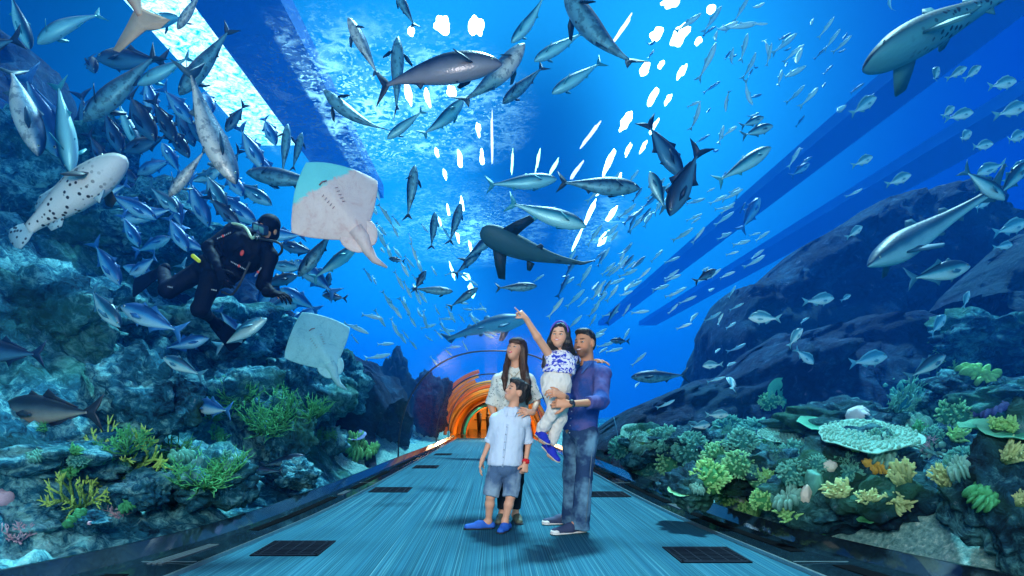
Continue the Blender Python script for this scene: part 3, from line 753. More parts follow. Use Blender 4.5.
# right reef
CR = [('fing', 'yel', 842, 494, 44, 26, 'yellow finger coral sprawling on the left of the big boulder'), ('fing', 'yel', 868, 499, 34, 20, 'yellow finger coral at the middle of the big boulder'),
      ('fing', 'yel', 898, 502, 40, 24, 'yellow finger coral on the lower right of the big boulder'), ('fing', 'yel', 905, 482, 26, 44, 'tall yellow finger coral on the upper right of the big boulder'),
      ('fing', 'yel', 944, 482, 26, 34, 'yellow finger coral on the right flank of the big boulder'), ('leafy', 'orange', 877, 470, 14, 18, 'small ochre fan on the face of the big boulder'),
      ('plate', 'leaf', 866, 518, 16, 22, 'dotted green leaf shaped coral low on the big boulder'), ('fing', 'yel', 1008, 458, 30, 36, 'yellow finger coral at the right edge'),
      ('fing', 'yel', 1020, 502, 26, 26, 'yellow coral low at the right edge'), ('leafy', 'leaf', 982, 498, 30, 22, 'round green lobes in the gap right of the big boulder'),
      ('lump', 'cream', 829, 466, 14, 18, 'cream white sponge above the striped coral', ), ('lump', 'cream', 806, 494, 14, 34, 'pale pillar shaped sponge leaning left'),
      ('lump', 'orange', 832, 490, 10, 14, 'ochre round sponge beside the striped coral'), ('lump', 'brain', 822, 504, 18, 24, 'black and white striped brain coral'),
      ('leafy', 'leaf', 816, 536, 22, 12, 'bright green mound at the kerb in front of the boulder'), ('lump', 'busht', 815, 480, 20, 44, 'tall dark green sponge between the pale pillar and boulder'),
      ('plate', 'plate', 818, 424, 38, 16, 'smooth green plate coral left of the white coral'), ('table', 'platec', 868, 440, 88, 24, 'wide pale table coral on the boulder top'),
      ('lump', 'white', 858, 414, 26, 24, 'pale blue white rounded coral behind the table coral'), ('plate', 'plate', 828, 456, 26, 12, 'small green cup above the cream sponge'),
      ('bush', 'busht', 930, 420, 40, 34, 'teal bush coral behind the boulder on the right'), ('bush', 'busht', 905, 400, 60, 50, 'feathery green bush coral right of centre reef top'),
      ('bush', 'bush', 958, 412, 36, 34, 'green bush coral beside the violet coral'), ('branch', 'busht', 898, 412, 40, 44, 'tree like green coral standing on the reef top'),
      ('branch', 'bushy', 950, 368, 46, 34, 'lime branching coral beside the pale cyan jack'), ('leafy', 'bushy', 978, 378, 30, 18, 'lime lobed coral near the right edge'),
      ('plate', 'plate', 1012, 430, 60, 30, 'big green plate coral at the right edge'), ('plate', 'plate', 984, 424, 40, 16, 'green plate coral under the violet coral'), ('leafy', 'purple', 990, 410, 16, 18, 'violet blue pointed coral on the green plate'),
      ('plate', 'plate', 785, 396, 38, 30, 'round green fan coral on the dark rock'), ('bush', 'bush', 770, 400, 26, 20, 'pale knobbly coral under the round green fan'),
      ('bush', 'bushy', 706, 474, 50, 36, 'bright lime bush coral nearest the far right kerb'), ('bush', 'bushy', 724, 490, 30, 28, 'small lime bush coral right of the bright bush'),
      ('plate', 'bush', 680, 490, 24, 26, 'thin green cup coral left of the bright bush'), ('bush', 'bushy', 748, 508, 30, 24, 'lime finger bush above the sponge at the kerb'),
      ('bush', 'bushy', 764, 496, 32, 24, 'lime bush coral at the middle of the right reef'), ('fing', 'bushy', 755, 518, 16, 16, 'small lime coral tuft nearest the kerb'),
      ('fing', 'bushy', 788, 516, 30, 20, 'lime finger coral left of the pale pillar sponge'), ('bush', 'bush', 740, 462, 36, 26, 'green bush coral in the second row of the right reef'),
      ('bush', 'bush', 762, 476, 34, 24, 'green bush coral between lime bushes'), ('bush', 'busht', 757, 430, 50, 34, 'teal bush coral on the left of the reef crest'), ('bush', 'bush', 776, 444, 44, 30, 'green bush coral under the round fan'),
      ('bush', 'busht', 800, 452, 44, 30, 'dark teal bush coral behind the cream sponge'), ('bush', 'busht', 740, 440, 40, 26, 'teal bush coral above the green second row'), ('table', 'platec', 790, 438, 60, 14, 'flat pale ledge coral across the reef crest'),
      ('table', 'platec', 643, 436, 46, 12, 'pale flat table coral above the far right kerb'), ('bush', 'busht', 648, 470, 32, 36, 'tall teal bush coral beside the table coral'), ('bush', 'busht', 622, 446, 30, 26, 'small far teal bush coral next to the man'),
      ('bush', 'bush', 670, 460, 32, 28, 'green bush coral left of the bright lime one'), ('plate', 'platec', 606, 462, 22, 12, 'pale coral at the acrylic foot beside the man'), ('bush', 'busht', 665, 436, 36, 24, 'dark teal coral right of the far table coral'),
      ('leafy', 'white', 636, 480, 18, 10, 'pale low coral at the foot of the far acrylic'), ('fing', 'white', 744, 500, 14, 26, 'whitish upright sponge beside the lime bush'), ('lump', 'platec', 726, 505, 16, 36, 'pale ribbed sponge standing at the kerb'),
      ('bush', 'busht', 795, 470, 36, 30, 'teal bush coral left of the dark green sponge'), ('branch', 'pink', 930, 444, 24, 16, 'small mauve branching coral on the boulder top'), ('fing', 'leaf', 914, 440, 26, 28, 'green fingers at the right end of the table coral'),
      ('bush', 'busht', 850, 476, 30, 22, 'dark bush coral on the shoulder of the boulder'), ('leafy', 'platec', 960, 470, 22, 20, 'pale blue ridged coral between the right boulders'), ('bush', 'busht', 690, 446, 40, 26, 'hazy teal coral behind the bright lime bush'),
      ('bush', 'bush', 715, 452, 34, 22, 'green coral knob on the far bed'), ('bush', 'busht', 730, 424, 34, 24, 'dark coral at the left end of the reef crest')]
for c_ in CR: coral(*c_)

rc = random.Random(21)
for k in range(46):
    px = rc.uniform(612, 1015); py = rc.uniform(424+(8 if px < 700 else 0), 455 if px < 680 else 500 if px < 820 else 470)
    kd, mk = rc.choice((('bush', 'bush'), ('bush', 'busht'), ('bush', 'busht'), ('branch', 'busht'), ('fing', 'bushy'), ('fing', 'bush'), ('leafy', 'platec')))
    w = rc.uniform(16, 32)*(.6+.4*(px-600)/400)
    coral(kd, mk, px, py, w, w*.75, 'small green or teal coral among the crowded corals of the right reef', group='small corals crowding the right reef', seed=k % 3)
for k in range(26):
    px = rc.uniform(20, 350); py = rc.uniform(430, 500)-px*.12
    kd, mk = rc.choice((('weed', 'stagd'), ('leafy', 'busht'), ('fing', 'stagd'), ('branch', 'stagd'), ('bush', 'busht')))
    w = rc.uniform(12, 24); coral(kd, mk, px, py, w, w*.7, 'small dark green growth dotting the left reef rocks', group='small growths on the left reef', seed=k % 3)
# ------------------------------------------------------------------ fish
def fish_mat(name, back, side, belly, spots=None, rough=.35, metal=.25, lat=None, soft=.12, sscale=9, counter=0.0, blotch=0):
    t = NT(name); dv = t.attr('dv'); o = t.obj()
    n = t.noise(o, 7, 4, .6)
    x = t.math('ADD', dv, t.math('MULTIPLY', t.math('SUBTRACT', n, .5), .5))
    x = t.math('ADD', t.math('MULTIPLY', x, .5), .5)
    c = t.ramp(x, [(.18, belly), (.42-counter, tuple((a+b)/2 for a, b in zip(belly, side))), (.55, side), (.72, back), (.95, tuple(q*.7 for q in back))])
    if blotch:
        c = t.mix(t.ramp(t.noise(o, 14, 3, .7), [(.5, 0.0), (.58, blotch)]), c, tuple(q*.5 for q in back))
    if lat is not None:
        c = t.mix(t.ramp(t.math('ABSOLUTE', t.math('SUBTRACT', dv, .12)), [(.03, .8), (.09, 0.0)]), c, lat)
    if spots is not None:
        v = t.n('TexVoronoi', Scale=sscale); t.set(v.inputs['Vector'], o)
        al = t.attr('al')
        k = t.math('MULTIPLY', t.ramp(v.outputs[0], [(.26, 1.0), (.34, 0.0)]), t.ramp(al, [(.12, .0), (.35, 1.0)]))
        c = t.mix(k, c, spots)
    sc_ = t.n('TexVoronoi', Scale=70.0); t.set(sc_.inputs['Vector'], o)
    return t.pbr(c, rough, metal, t.bump(sc_.outputs[0], .15, .01), .5)
M_EYE = plain('fish_eye_black', (.005, .006, .008), .1)
M_EYER = plain('fish_eye_ring', (.5, .6, .5), .3, .4)

def ring_pts(x, zt, zb, w, n=16, pw=.9):
    zc = (zt+zb)/2; h = (zt-zb)/2; out = []
    for k in range(n):
        a = 2*PI*k/n; c, s_ = math.cos(a), math.sin(a)
        out.append((x, w*math.copysign(abs(c)**pw, c), zc+h*math.copysign(abs(s_)**1.0, s_)))
    return np.array(out)
def bend_pts(v, bend, k0=.15):
    """curve the fish sideways: x runs from nose 0 to tail -1"""
    v = np.array(v, float)
    if abs(bend) < 1e-6: return v
    s = np.clip(-v[:, 0]-k0, 0, None); R = 1/bend; th = s/R
    x = np.where(-v[:, 0] > k0, -k0-(R-v[:, 1])*np.sin(th), v[:, 0]); y = np.where(-v[:, 0] > k0, R-(R-v[:, 1])*np.cos(th), v[:, 1])
    return np.c_[x, y, v[:, 2]]

class Fish:
    """a kind of fish: body outline from nose (x=0) to tail (x=-1), fins as separate parts; length 1"""
    def __init__(s, name, outline, fins, bodymat, finmat, eye, bend, eyemat=None, pect=None, label_tail='tail_fin'):
        s.name = name; xs = np.array([q[0] for q in outline]); tt = np.linspace(0, 1, 26)**1.0
        xe = xs[0]+(xs[-1]-xs[0])*(.5-.5*np.cos(PI*np.linspace(0, 1, 26)))*.5+(xs[-1]-xs[0])*np.linspace(0, 1, 26)*.5
        zt = np.interp(xe, xs, [q[1] for q in outline]); zb = np.interp(xe, xs, [q[2] for q in outline]); w = np.interp(xe, xs, [q[3] for q in outline])
        for _ in range(1):
            for arr in (zt, zb, w): arr[1:-1] = (arr[:-2]+2*arr[1:-1]+arr[2:])/4
        m = MB(); R = [ring_pts(-x, a, b, c) for x, a, b, c in zip(xe, zt, zb, w)]
        V = np.concatenate(R); dv = np.concatenate([2*(r[:, 2]-b)/max(a-b, 1e-4)-1 for r, a, b in zip(R, zt, zb)])
        n = 16; f = [(i*n+j, i*n+(j+1) % n, (i+1)*n+(j+1) % n, (i+1)*n+j) for i in range(25) for j in range(n)]
        f += [tuple(range(n))[::-1], tuple(25*n+j for j in range(n))]
        al = -V[:, 0]
        m.add(bend_pts(V, bend), f, dv=dv, al=al); s.body = m.mesh(name+'_body', bodymat)
        s.parts = []
        for (pn, poly, th) in fins:
            q = []                          # subdivide the outline so that it bends
            p = poly+[poly[0]]
            for a, b in zip(p[:-1], p[1:]):
                for k in range(3): q.append((a[0]+(b[0]-a[0])*k/3, a[1]+(b[1]-a[1])*k/3))
            mm = MB(); mm.prism([(-x, z) for x, z in q], th, edge=.35); mm.v = [bend_pts(mm.v[0], bend)]
            s.parts.append((pn, mm.mesh(pn, finmat)))
        if pect:
            (px, pz, py), L, W, ang, dr = pect
            for sd in (-1, 1):
                poly = [(0, 0), (-L*.45, W*.5), (-L, W*.15), (-L*.9, -W*.25), (-L*.4, -W*.5)]
                M = Matrix.Translation((-px, sd*py, pz)) @ Matrix.Rotation(-sd*ang, 4, 'Z') @ Matrix.Rotation(sd*dr, 4, 'X')
                mm = MB(); mm.prism(poly, .012, M, .35); s.parts.append(('pectoral_fin', mm.mesh('pectoral_fin', finmat)))
        ex, ez, er = eye; wy = float(np.interp(ex, xs, [q[3] for q in outline]))
        zm = np.interp(ex, xs, [(q[1]+q[2])/2 for q in outline]); hh = np.interp(ex, xs, [(q[1]-q[2])/2 for q in outline])
        wy *= math.sqrt(max(.05, 1-((ez-zm)/hh)**2))
        for sd in (-1, 1):
            mm = MB(); mm.ell((-ex, sd*(wy-er*.15), ez), (er, er*.45, er), 10, 6); mm.ell((-ex, sd*(wy+er*.12), ez), (er*.6, er*.3, er*.6), 8, 6)
            me = mm.mesh('eye', [eyemat or M_EYER, M_EYE]); h_ = len(me.polygons)//2
            for p in list(me.polygons)[h_:]: p.material_index = 1
            s.parts.append(('eye', me))
    def make(s, parts=True):
        b = bpy.data.objects.new(s.name, s.body); COL.objects.link(b)
        if parts:
            for pn, me in s.parts:
                c = bpy.data.objects.new(pn, me); COL.objects.link(c); c.parent = b
        return b
    def merged(s):
        """the whole small fish as one mesh"""
        vs, fs, mi, n = [], [], [], 0; mats = []; dvs = []
        for me in [s.body]+[q for _, q in s.parts]:
            base = len(mats); mats += list(me.materials)
            vs += [tuple(v.co) for v in me.vertices]
            d = me.attributes.get('dv'); dvs += [e.value for e in d.data] if d else [.6]*len(me.vertices)
            for p in me.polygons: fs.append(tuple(i+n for i in p.vertices)); mi.append(base+p.material_index)
            n += len(me.vertices)
        me = bpy.data.meshes.new(s.name); me.from_pydata(vs, [], fs)
        for m in mats: me.materials.append(m)
        me.polygons.foreach_set('material_index', mi); me.polygons.foreach_set('use_smooth', [True]*len(fs))
        at = me.attributes.new('dv', 'FLOAT', 'POINT'); at.data.foreach_set('value', dvs); me.update()
        return me

JACK = [(0, .0, -.01, .006), (.03, .045, -.035, .03), (.08, .085, -.065, .05), (.16, .128, -.10, .068), (.27, .155, -.135, .078), (.38, .155, -.14, .076), (.50, .125, -.115, .062), (.62, .082, -.075, .042), (.73, .042, -.038, .022), (.80, .02, -.018, .012), (.84, .018, -.016, .008)]
JFIN = [('tail_fin', [(.80, .02), (.87, .07), (1.0, .19), (.955, .06), (.915, 0), (.955, -.06), (1.0, -.18), (.87, -.065), (.80, -.018)], .012),
        ('dorsal_fin', [(.40, .14), (.46, .215), (.49, .165), (.60, .115), (.76, .045), (.70, .03), (.5, .10)], .01),
        ('anal_fin', [(.47, -.11), (.52, -.195), (.55, -.145), (.64, -.095), (.76, -.04), (.68, -.03), (.5, -.09)], .01),
        ('front_dorsal_fin', [(.26, .145), (.30, .195), (.37, .15), (.36, .13)], .008), ('pelvic_fin', [(.26, -.12), (.33, -.18), (.34, -.13)], .012)]
TUNA = [(0, .0, -.012, .006), (.03, .028, -.03, .026), (.08, .05, -.052, .045), (.17, .075, -.078, .062), (.30, .088, -.095, .070), (.42, .085, -.095, .066), (.55, .065, -.078, .052), (.68, .042, -.048, .034), (.78, .022, -.024, .020), (.86, .012, -.013, .013), (.89, .011, -.012, .007)]
TUNA = [(x, a*1.22, b*1.22, c*1.18) for x, a, b, c in TUNA]
TFIN = [('tail_fin', [(.865, .012), (.90, .06), (1.0, .15), (.955, .05), (.93, 0), (.955, -.05), (1.0, -.14), (.90, -.058), (.865, -.012)], .012),
        ('dorsal_fin', [(.36, .08), (.42, .125), (.45, .095), (.6, .06), (.58, .045)], .01),
        ('anal_fin', [(.56, -.07), (.61, -.125), (.64, -.08), (.72, -.042), (.66, -.04)], .01),
        ('pelvic_fin', [(.27, -.085), (.34, -.125), (.35, -.085)], .02)]
BREAM = [(0, -.01, -.03, .006), (.03, .05, -.055, .03), (.09, .12, -.09, .05), (.18, .18, -.14, .065), (.3, .205, -.17, .07), (.42, .19, -.165, .062), (.55, .14, -.125, .046), (.67, .075, -.07, .028), (.76, .04, -.038, .016), (.82, .034, -.034, .01)]
BFIN = [('tail_fin', [(.79, .03), (.87, .08), (1.0, .16), (.94, .05), (.91, 0), (.94, -.05), (1.0, -.15), (.87, -.075), (.79, -.03)], .012),
        ('dorsal_fin', [(.2, .17), (.27, .245), (.45, .225), (.62, .14), (.70, .08), (.5, .14)], .01),
        ('anal_fin', [(.5, -.13), (.55, -.20), (.68, -.10), (.64, -.07)], .01), ('pelvic_fin', [(.27, -.15), (.36, -.235), (.37, -.15)], .014)]
SARD = [(0, .0, -.008, .006), (.04, .028, -.03, .022), (.14, .055, -.062, .04), (.3, .072, -.085, .048), (.45, .068, -.082, .044), (.6, .05, -.058, .032), (.74, .027, -.03, .018), (.84, .016, -.017, .009)]
SFIN = [('tail_fin', [(.82, .015), (1.0, .11), (.93, 0), (1.0, -.11), (.82, -.015)], .014), ('dorsal_fin', [(.42, .065), (.48, .115), (.57, .055)], .012)]
GROUP = [(0, -.02, -.045, .01), (.02, .015, -.07, .05), (.08, .055, -.10, .078), (.18, .095, -.135, .095), (.3, .125, -.15, .10), (.42, .13, -.145, .095), (.55, .11, -.12, .078), (.67, .08, -.085, .056), (.78, .055, -.055, .036), (.85, .05, -.05, .022)]
GFIN = [('tail_fin', [(.83, .05), (.90, .085), (.97, .10), (1.0, .06), (1.01, 0), (1.0, -.06), (.97, -.10), (.90, -.085), (.83, -.05)], .014),
        ('dorsal_fin', [(.25, .12), (.30, .175), (.45, .175), (.55, .16), (.66, .175), (.73, .13), (.74, .08), (.5, .10)], .012),
        ('anal_fin', [(.58, -.10), (.64, -.165), (.72, -.14), (.73, -.07)], .012), ('pelvic_fin', [(.24, -.135), (.33, -.21), (.35, -.14)], .02)]

MF = {}
MF['jack'] = fish_mat('jack_silver_blue', (.006, .07, .15), (.05, .32, .42), (.58, .85, .85))
MF['jackd'] = fish_mat('jack_dark_blue', (.004, .02, .06), (.015, .07, .16), (.08, .24, .36))
MF['jackb'] = fish_mat('jack_bright_blue', (.01, .10, .32), (.05, .32, .62), (.50, .80, .92))
MF['bronze'] = fish_mat('jack_bronze', (.012, .022, .035), (.07, .11, .13), (.38, .36, .30), counter=.05)
MF['pale'] = fish_mat('cobia_pale_belly', (.01, .07, .18), (.14, .30, .42), (.92, .74, .66), rough=.45, counter=.06, blotch=.5)
MF['dark'] = fish_mat('cobia_dark', (.004, .03, .09), (.015, .09, .18), (.18, .42, .50), rough=.45, blotch=.5)
MF['cyan'] = fish_mat('cobia_cyan', (.006, .08, .17), (.03, .28, .38), (.50, .88, .88), rough=.4)
MF['tuna'] = fish_mat('tuna_violet_brown', (.012, .03, .07), (.10, .10, .15), (.48, .34, .36), rough=.32, counter=.05)
MF['silver'] = fish_mat('small_fish_silver', (.45, .85, .95), (.80, .98, 1.0), (.95, 1, 1), rough=.45, metal=0)
MF['faint'] = fish_mat('small_fish_blue', (.005, .06, .2), (.03, .2, .42), (.12, .45, .7), rough=.4)
MF['bream'] = fish_mat('bream_silver', (.06, .34, .48), (.45, .80, .88), (.9, 1, 1), rough=.4, metal=0)
MF['grouper'] = fish_mat('grouper_spotted', (.42, .42, .40), (.70, .66, .62), (.86, .76, .72), spots=(.02, .02, .025), metal=0, rough=.6, sscale=26)
MFF = {k: plain('fin_'+k, c, .5, .1) for k, c in dict(jack=(.04, .20, .30), jackd=(.006, .03, .08), jackb=(.03, .2, .5), bronze=(.015, .025, .04), pale=(.03, .10, .16), dark=(.006, .04, .08),
       cyan=(.04, .34, .42), tuna=(.012, .025, .06), silver=(.3, .65, .8), faint=(.01, .12, .3), bream=(.2, .5, .6)).items()}
t = NT('fin_grouper'); v = t.n('TexVoronoi', Scale=30.0); t.set(v.inputs['Vector'], t.obj())
MFF['grouper'] = t.pbr(t.ramp(v.outputs[0], [(.26, (.02, .04, .07)), (.36, (.42, .55, .60))]), .6)

FK = {}
def kinds(key, name, outline, fins, mats, eye, pect, bends=(0,)):
    for mk in mats:
        for bi, b in enumerate(bends):
            FK[(key, mk, bi)] = Fish(name, outline, fins, MF[mk], MFF[mk], eye, b, pect=pect)
kinds('jack', 'jack_fish', JACK, JFIN, ['jack', 'jackd', 'jackb', 'bronze'], (.075, .025, .018), ((.2, -.03, .066), .22, .07, .35, .3), (0, .55, -.55))
kinds('tuna', 'large_fish', TUNA, TFIN, ['pale', 'dark', 'cyan', 'tuna'], (.07, .008, .011), ((.2, -.03, .055), .20, .06, .8, .5), (0, .6, -.6))
kinds('bream', 'bream_fish', BREAM, BFIN, ['bream'], (.10, .055, .024), ((.25, -.04, .06), .2, .08, .4, .3), (0, .5, -.5))
kinds('grouper', 'spotted_grouper', GROUP, GFIN, ['grouper'], (.12, .05, .015), ((.24, -.05, .085), .17, .13, .7, .4), (0,))
kinds('sard', 'small_silver_fish', SARD, SFIN, ['silver', 'faint'], (.08, .01, .014), None, (0, 1.2, -1.2))
SARDM = {(k[1], k[2]): v.merged() for k, v in FK.items() if k[0] == 'sard'}

def orient(o, px, py, d, Lpx, ang, yaw=0, b=0, flip=1, roll=0):
    """centre at the pixel, heading ang in the picture plane, yaw away from us, b: how much of the belly faces us"""
    for _ in range(60):           # stay in the water: further off until clear of the vault
        q = P(px, py, d); m_ = .12+Lpx*d/F*.3
        if abs(q.x) < hw(min(q.y, 21))+m_ and q.z < crown(min(q.y, 21))+m_: d *= 1.03
        else: break
    a, yw = math.radians(ang), math.radians(yaw)
    f = Vector((math.cos(a)*math.cos(yw), math.sin(yw), math.sin(a)*math.cos(yw)))
    sgn = (1 if math.cos(a) >= 0 else -1)*flip
    side_up = Vector((-math.sin(a)*sgn, 0, math.cos(a)*sgn))
    c = P(px, py, d); view = (c-Vector((0, 0, EYE))).normalized()
    up = side_up*(1-b)+view*b; up = (up-f*up.dot(f)).normalized()
    left = up.cross(f)
    M = Matrix((f, left, up)).transposed().to_4x4()
    if roll: M = Matrix.Rotation(math.radians(roll), 4, f) @ M
    L = Lpx*d/F/max(.35, math.cos(yw))
    o.matrix_world = Matrix.Translation(c+f*L*.5) @ M @ Matrix.Scale(L, 4)

def fish(key, mk, px, py, L, ang, d, label, yaw=0, b=0, flip=1, bend=0, cat='fish', group=None):
    o = FK[(key, mk, bend)].make(); orient(o, px, py, d, L, ang, yaw, b, flip)
    tag(o, label, cat, group); return o

# upper left cluster
T = 'tuna'; J = 'jack'
fish(T, 'pale', 24, 102, 112, -74, 5.2, 'big pale bellied fish diving at the far upper left edge', b=.45, bend=1)
fish(J, 'jackb', 40, 112, 96, -68, 5.6, 'bright blue fish diving close behind the big pale one', b=.1)
fish(T, 'cyan', 64, 126, 96, -82, 5.4, 'greenish slim fish diving over the mottled rock', b=.3, flip=-1)
fish(T, 'cyan', 20, 20, 62, -70, 6, 'cyan fish cut by the top edge at the far upper left', b=.3)
fish(T, 'cyan', 66, 22, 72, 217, 6, 'lone cyan fish heading down left near the top edge', b=.2, bend=2)
fish(J, 'jackd', -12, 47, 75, 195, 5, 'dark fish leaving the frame, only its tail shown', b=0)
fish(T, 'cyan', 146, 22, 68, 8, 7, 'cyan fish behind the pink tail, head to the right', b=.3, bend=1)
fish(T, 'pale', 190, 9, 48, 238, 5.6, 'pale fish crossing the skylight at the top edge', b=.5)
fish(J, 'jackd', 133, 60, 74, 178, 6.4, 'dark fish with a bright back line facing left', b=0)
fish(T, 'dark', 122, 86, 104, 222, 5.2, 'long dark fish with a pale cheek heading down left', b=.3)
fish(T, 'cyan', 165, 70, 62, 208, 6.4, 'greenish fish half behind the long dark one', b=.2)
fish(T, 'dark', 206, 60, 88, 232, 5.6, 'dark blue fish crossing the lower part of the skylight', b=.3)
fish(T, 'pale', 208, 130, 122, -62, 4.8, 'large pinkish bellied fish diving beside the skylight', b=.5, bend=2)
fish(T, 'pale', 188, 172, 62, 232, 5.4, 'small blotched pale fish under the diving pinkish one', b=.6)
fish(J, 'jackd', 137, 112, 70, -58, 6.2, 'dark blue jack with curved back beside the long dark fish', bend=1)
fish(J, 'jackd', 163, 119, 52, -62, 6.5, 'small dark jack left of the pinkish bellied fish')
fish(T, 'cyan', 128, 124, 54, -65, 6.7, 'green tinged fish under the dark curved jack', b=.4)
fish(J, 'jackd', 176, 139, 46, -55, 6.9, 'narrow blue jack touching the pinkish belly')
fish(J, 'jackd', 148, 143, 52, 200, 6.6, 'dark jack with spread fins above the diver')
fish(J, 'jackb', 176, 104, 50, -50, 7.4, 'blue mottled jack between dark jack and skylight')
fish(J, 'jackd', 236, 117, 36, 235, 6.5, 'small dark fish on the white end of the skylight')
fish(J, 'jackb', 250, 146, 52, -62, 6.6, 'blue jack diving right of the pinkish bellied fish', b=.2)
fish(T, 'dark', 288, 178, 84, 172, 6.4, 'dark fish with bronze belly half hidden by the big ray', b=.25)
fish(T, 'dark', 285, 150, 52, 84, 6.8, 'dark fish rising above the bronze bellied one', b=.7)
fish(T, 'dark', 297, 152, 40, 76, 7.3, 'thin dark fish rising beside its twin above the ray', b=.5)
fish(T, 'dark', 352, 118, 78, 135, 5.2, 'fish seen from below with spread fins above the ray', b=.8, bend=1)
fish(T, 'pale', 364, 48, 68, 117, 5.6, 'pale bellied fish rising left of the tuna tail', b=.6)
fish(T, 'dark', 397, 76, 78, 89, 5.8, 'dark fish rising straight behind the tuna tail', b=.8)
fish(T, 'cyan', 406, 124, 48, 218, 6.2, 'cyan fish heading down left below the rising dark one', b=.3)
fish(T, 'tuna', 433, 67, 138, 3, 4.6, 'biggest brown backed tuna crossing the top centre', b=.12, bend=1)
fish(T, 'pale', 494, 82, 98, 52, 5.2, 'fish with pink grey flank crossing behind the tuna head', b=.35, bend=2)
fish(T, 'cyan', 443, 122, 62, 48, 6, 'curved cyan fish below the tuna', b=.2, bend=2)
fish(T, 'dark', 405, 8, 46, 118, 5.6, 'dark fish cut by the top edge above the tuna', b=.4)
fish(T, 'dark', 595, 38, 118, 121, 5.0, 'long dark fish heading up out of the top edge', b=.45, bend=1)
fish(T, 'cyan', 530, 22, 56, 228, 6.4, 'cyan fish heading down left at the top centre', b=.3, bend=1)
fish(T, 'cyan', 560, 46, 60, 210, 6.6, 'cyan fish half behind the long dark one', b=.3)
fish(T, 'dark', 524, 84, 58, 222, 6.8, 'dark greenish fish under the pink grey one', b=.3)
fish(T, 'cyan', 578, 77, 62, 212, 6.6, 'cyan fish left of the ceiling lamp reflections', b=.3)
fish(T, 'cyan', 521, 182, 72, 5, 7, 'slim blue fish above the dark shark, heading right', b=.15)
fish(T, 'dark', 598, 185, 84, -4, 5.8, 'long grey blue fish heading right above the school', b=.15)
fish(T, 'cyan', 546, 214, 84, -17, 5.6, 'striped blue fish heading down right beside the shark', b=.15)
fish(J, 'jackd', 663, 148, 70, -58, 5.8, 'dark jack diving at the right of the lamp reflections', b=.2)
fish(J, 'jackd', 684, 182, 74, 247, 5.6, 'curved dark jack crossing the other diving ones', bend=1)
fish(J, 'jack', 658, 192, 44, 112, 6.2, 'smaller jack rising beside two dark ones')
fish(T, 'jack' if False else 'cyan', 743, 165, 66, 33, 5.8, 'silver bellied jack with dark tail in open water', b=.1)
fish(J, 'jack', 757, 131, 34, 18, 7.0, 'slim silver jack above the dark tailed one')
fish(J, 'jack', 752, 122, 26, 22, 7.6, 'small silver fish topmost of the three jacks')
fish(T, 'dark', 411, 193, 56, 82, 6.2, 'dark slim fish rising right of the big ray', b=.5)
fish(T, 'dark', 433, 231, 38, 84, 8, 'faint blue fish rising left of the dark shark', b=.4)
fish(T, 'dark', 455, 224, 44, 74, 8.4, 'faint blue fish second left of the dark shark', b=.4)
fish(T, 'dark', 516, 287, 42, 3, 6.6, 'small dark fish directly under the dark shark', b=.2)
fish(T, 'dark', 432, 290, 42, -4, 6.6, 'dark fish with spread fins left of the dark shark', b=.4)
fish(J, 'jackd', 420, 281, 24, 60, 7.2, 'small dark fish touching the spread finned one')
fish(J, 'jackd', 397, 260, 17, 170, 7.0, 'round dark small fish alone in the blue')
fish(T, 'dark', 463, 298, 36, 35, 8.4, 'faint dark fish between shark and long pale shark', b=.2)
fish(T, 'dark', 480, 247, 50, 40, 8.8, 'hazy blue fish just behind the dark shark head', b=.2)
fish(T, 'dark', 468, 262, 40, 45, 9.0, 'hazy blue fish below the shark pectoral fin', b=.2)
fish(J, 'jackd', 705, 276, 26, 30, 6.6, 'small dark backed fish left of the far cliff')
fish(T, 'dark', 660, 376, 58, 182, 9.5, 'long thin dark fish over the foot of the cliff', b=.1)
fish(J, 'jackd', 620, 341, 20, 178, 8.0, 'tiny dark fish level with the man')

# lower left
G_ = 'jack'
fish(J, 'jackb', 106, 262, 54, -58, 6.0, 'blue jack nosing down left of the diver\'s fins')
fish(J, 'jack', 101, 305, 60, -48, 5.0, 'clear pale green jack nosing down in front of the dark rocks', bend=1)
fish(J, 'jackb', 153, 320, 70, 157, 5.2, 'striped blue jack facing left under the diver\'s fins')
fish(J, 'jack', 184, 367, 46, 155, 5.0, 'pale green jack facing left above the silvery one')
fish(J, 'jackd', 8, 352, 76, 176, 4.8, 'dark tailed blue fish cut by the left edge')
fish(J, 'bronze', 52, 411, 104, 178, 4.5, 'big bronze jack facing left over the rock shelf')
fish(J, 'jackb', 213, 408, 50, 172, 5.2, 'silvery diamond shaped fish over the green weeds', yaw=25)
fish(J, 'jack', 240, 334, 62, 30, 5.8, 'greenish jack with belly turned, right of the diver fin', b=.4)
fish(J, 'jackd', 262, 378, 40, 30, 7.6, 'dark fish on the shadowed rock under the jacks')
fish(T, 'dark', 282, 461, 46, 14, 6.5, 'dark fish resting low over the near rocks', b=0)
fish(T, 'dark', 262, 470, 44, 176, 6.0, 'dark fish low on the left reef near the kerb', b=0)
fish(T, 'dark', 317, 252, 62, 232, 6.0, 'dark fish diving left below the big ray', b=.1)
fish(T, 'cyan', 334, 263, 58, 37, 6.4, 'pale cyan slim fish heading up right under the ray', b=.1)
fish(J, 'jackd', 335, 297, 26, 172, 7.0, 'small dark fish under the pale cyan slim one')
fish(J, 'jackd', 328, 283, 22, 80, 7.2, 'small dark rising fish near the pale cyan slim one')
fish(J, 'jackb', 316, 278, 56, 140, 7.0, 'silvery blue jack right of the diver\'s hanging arm')

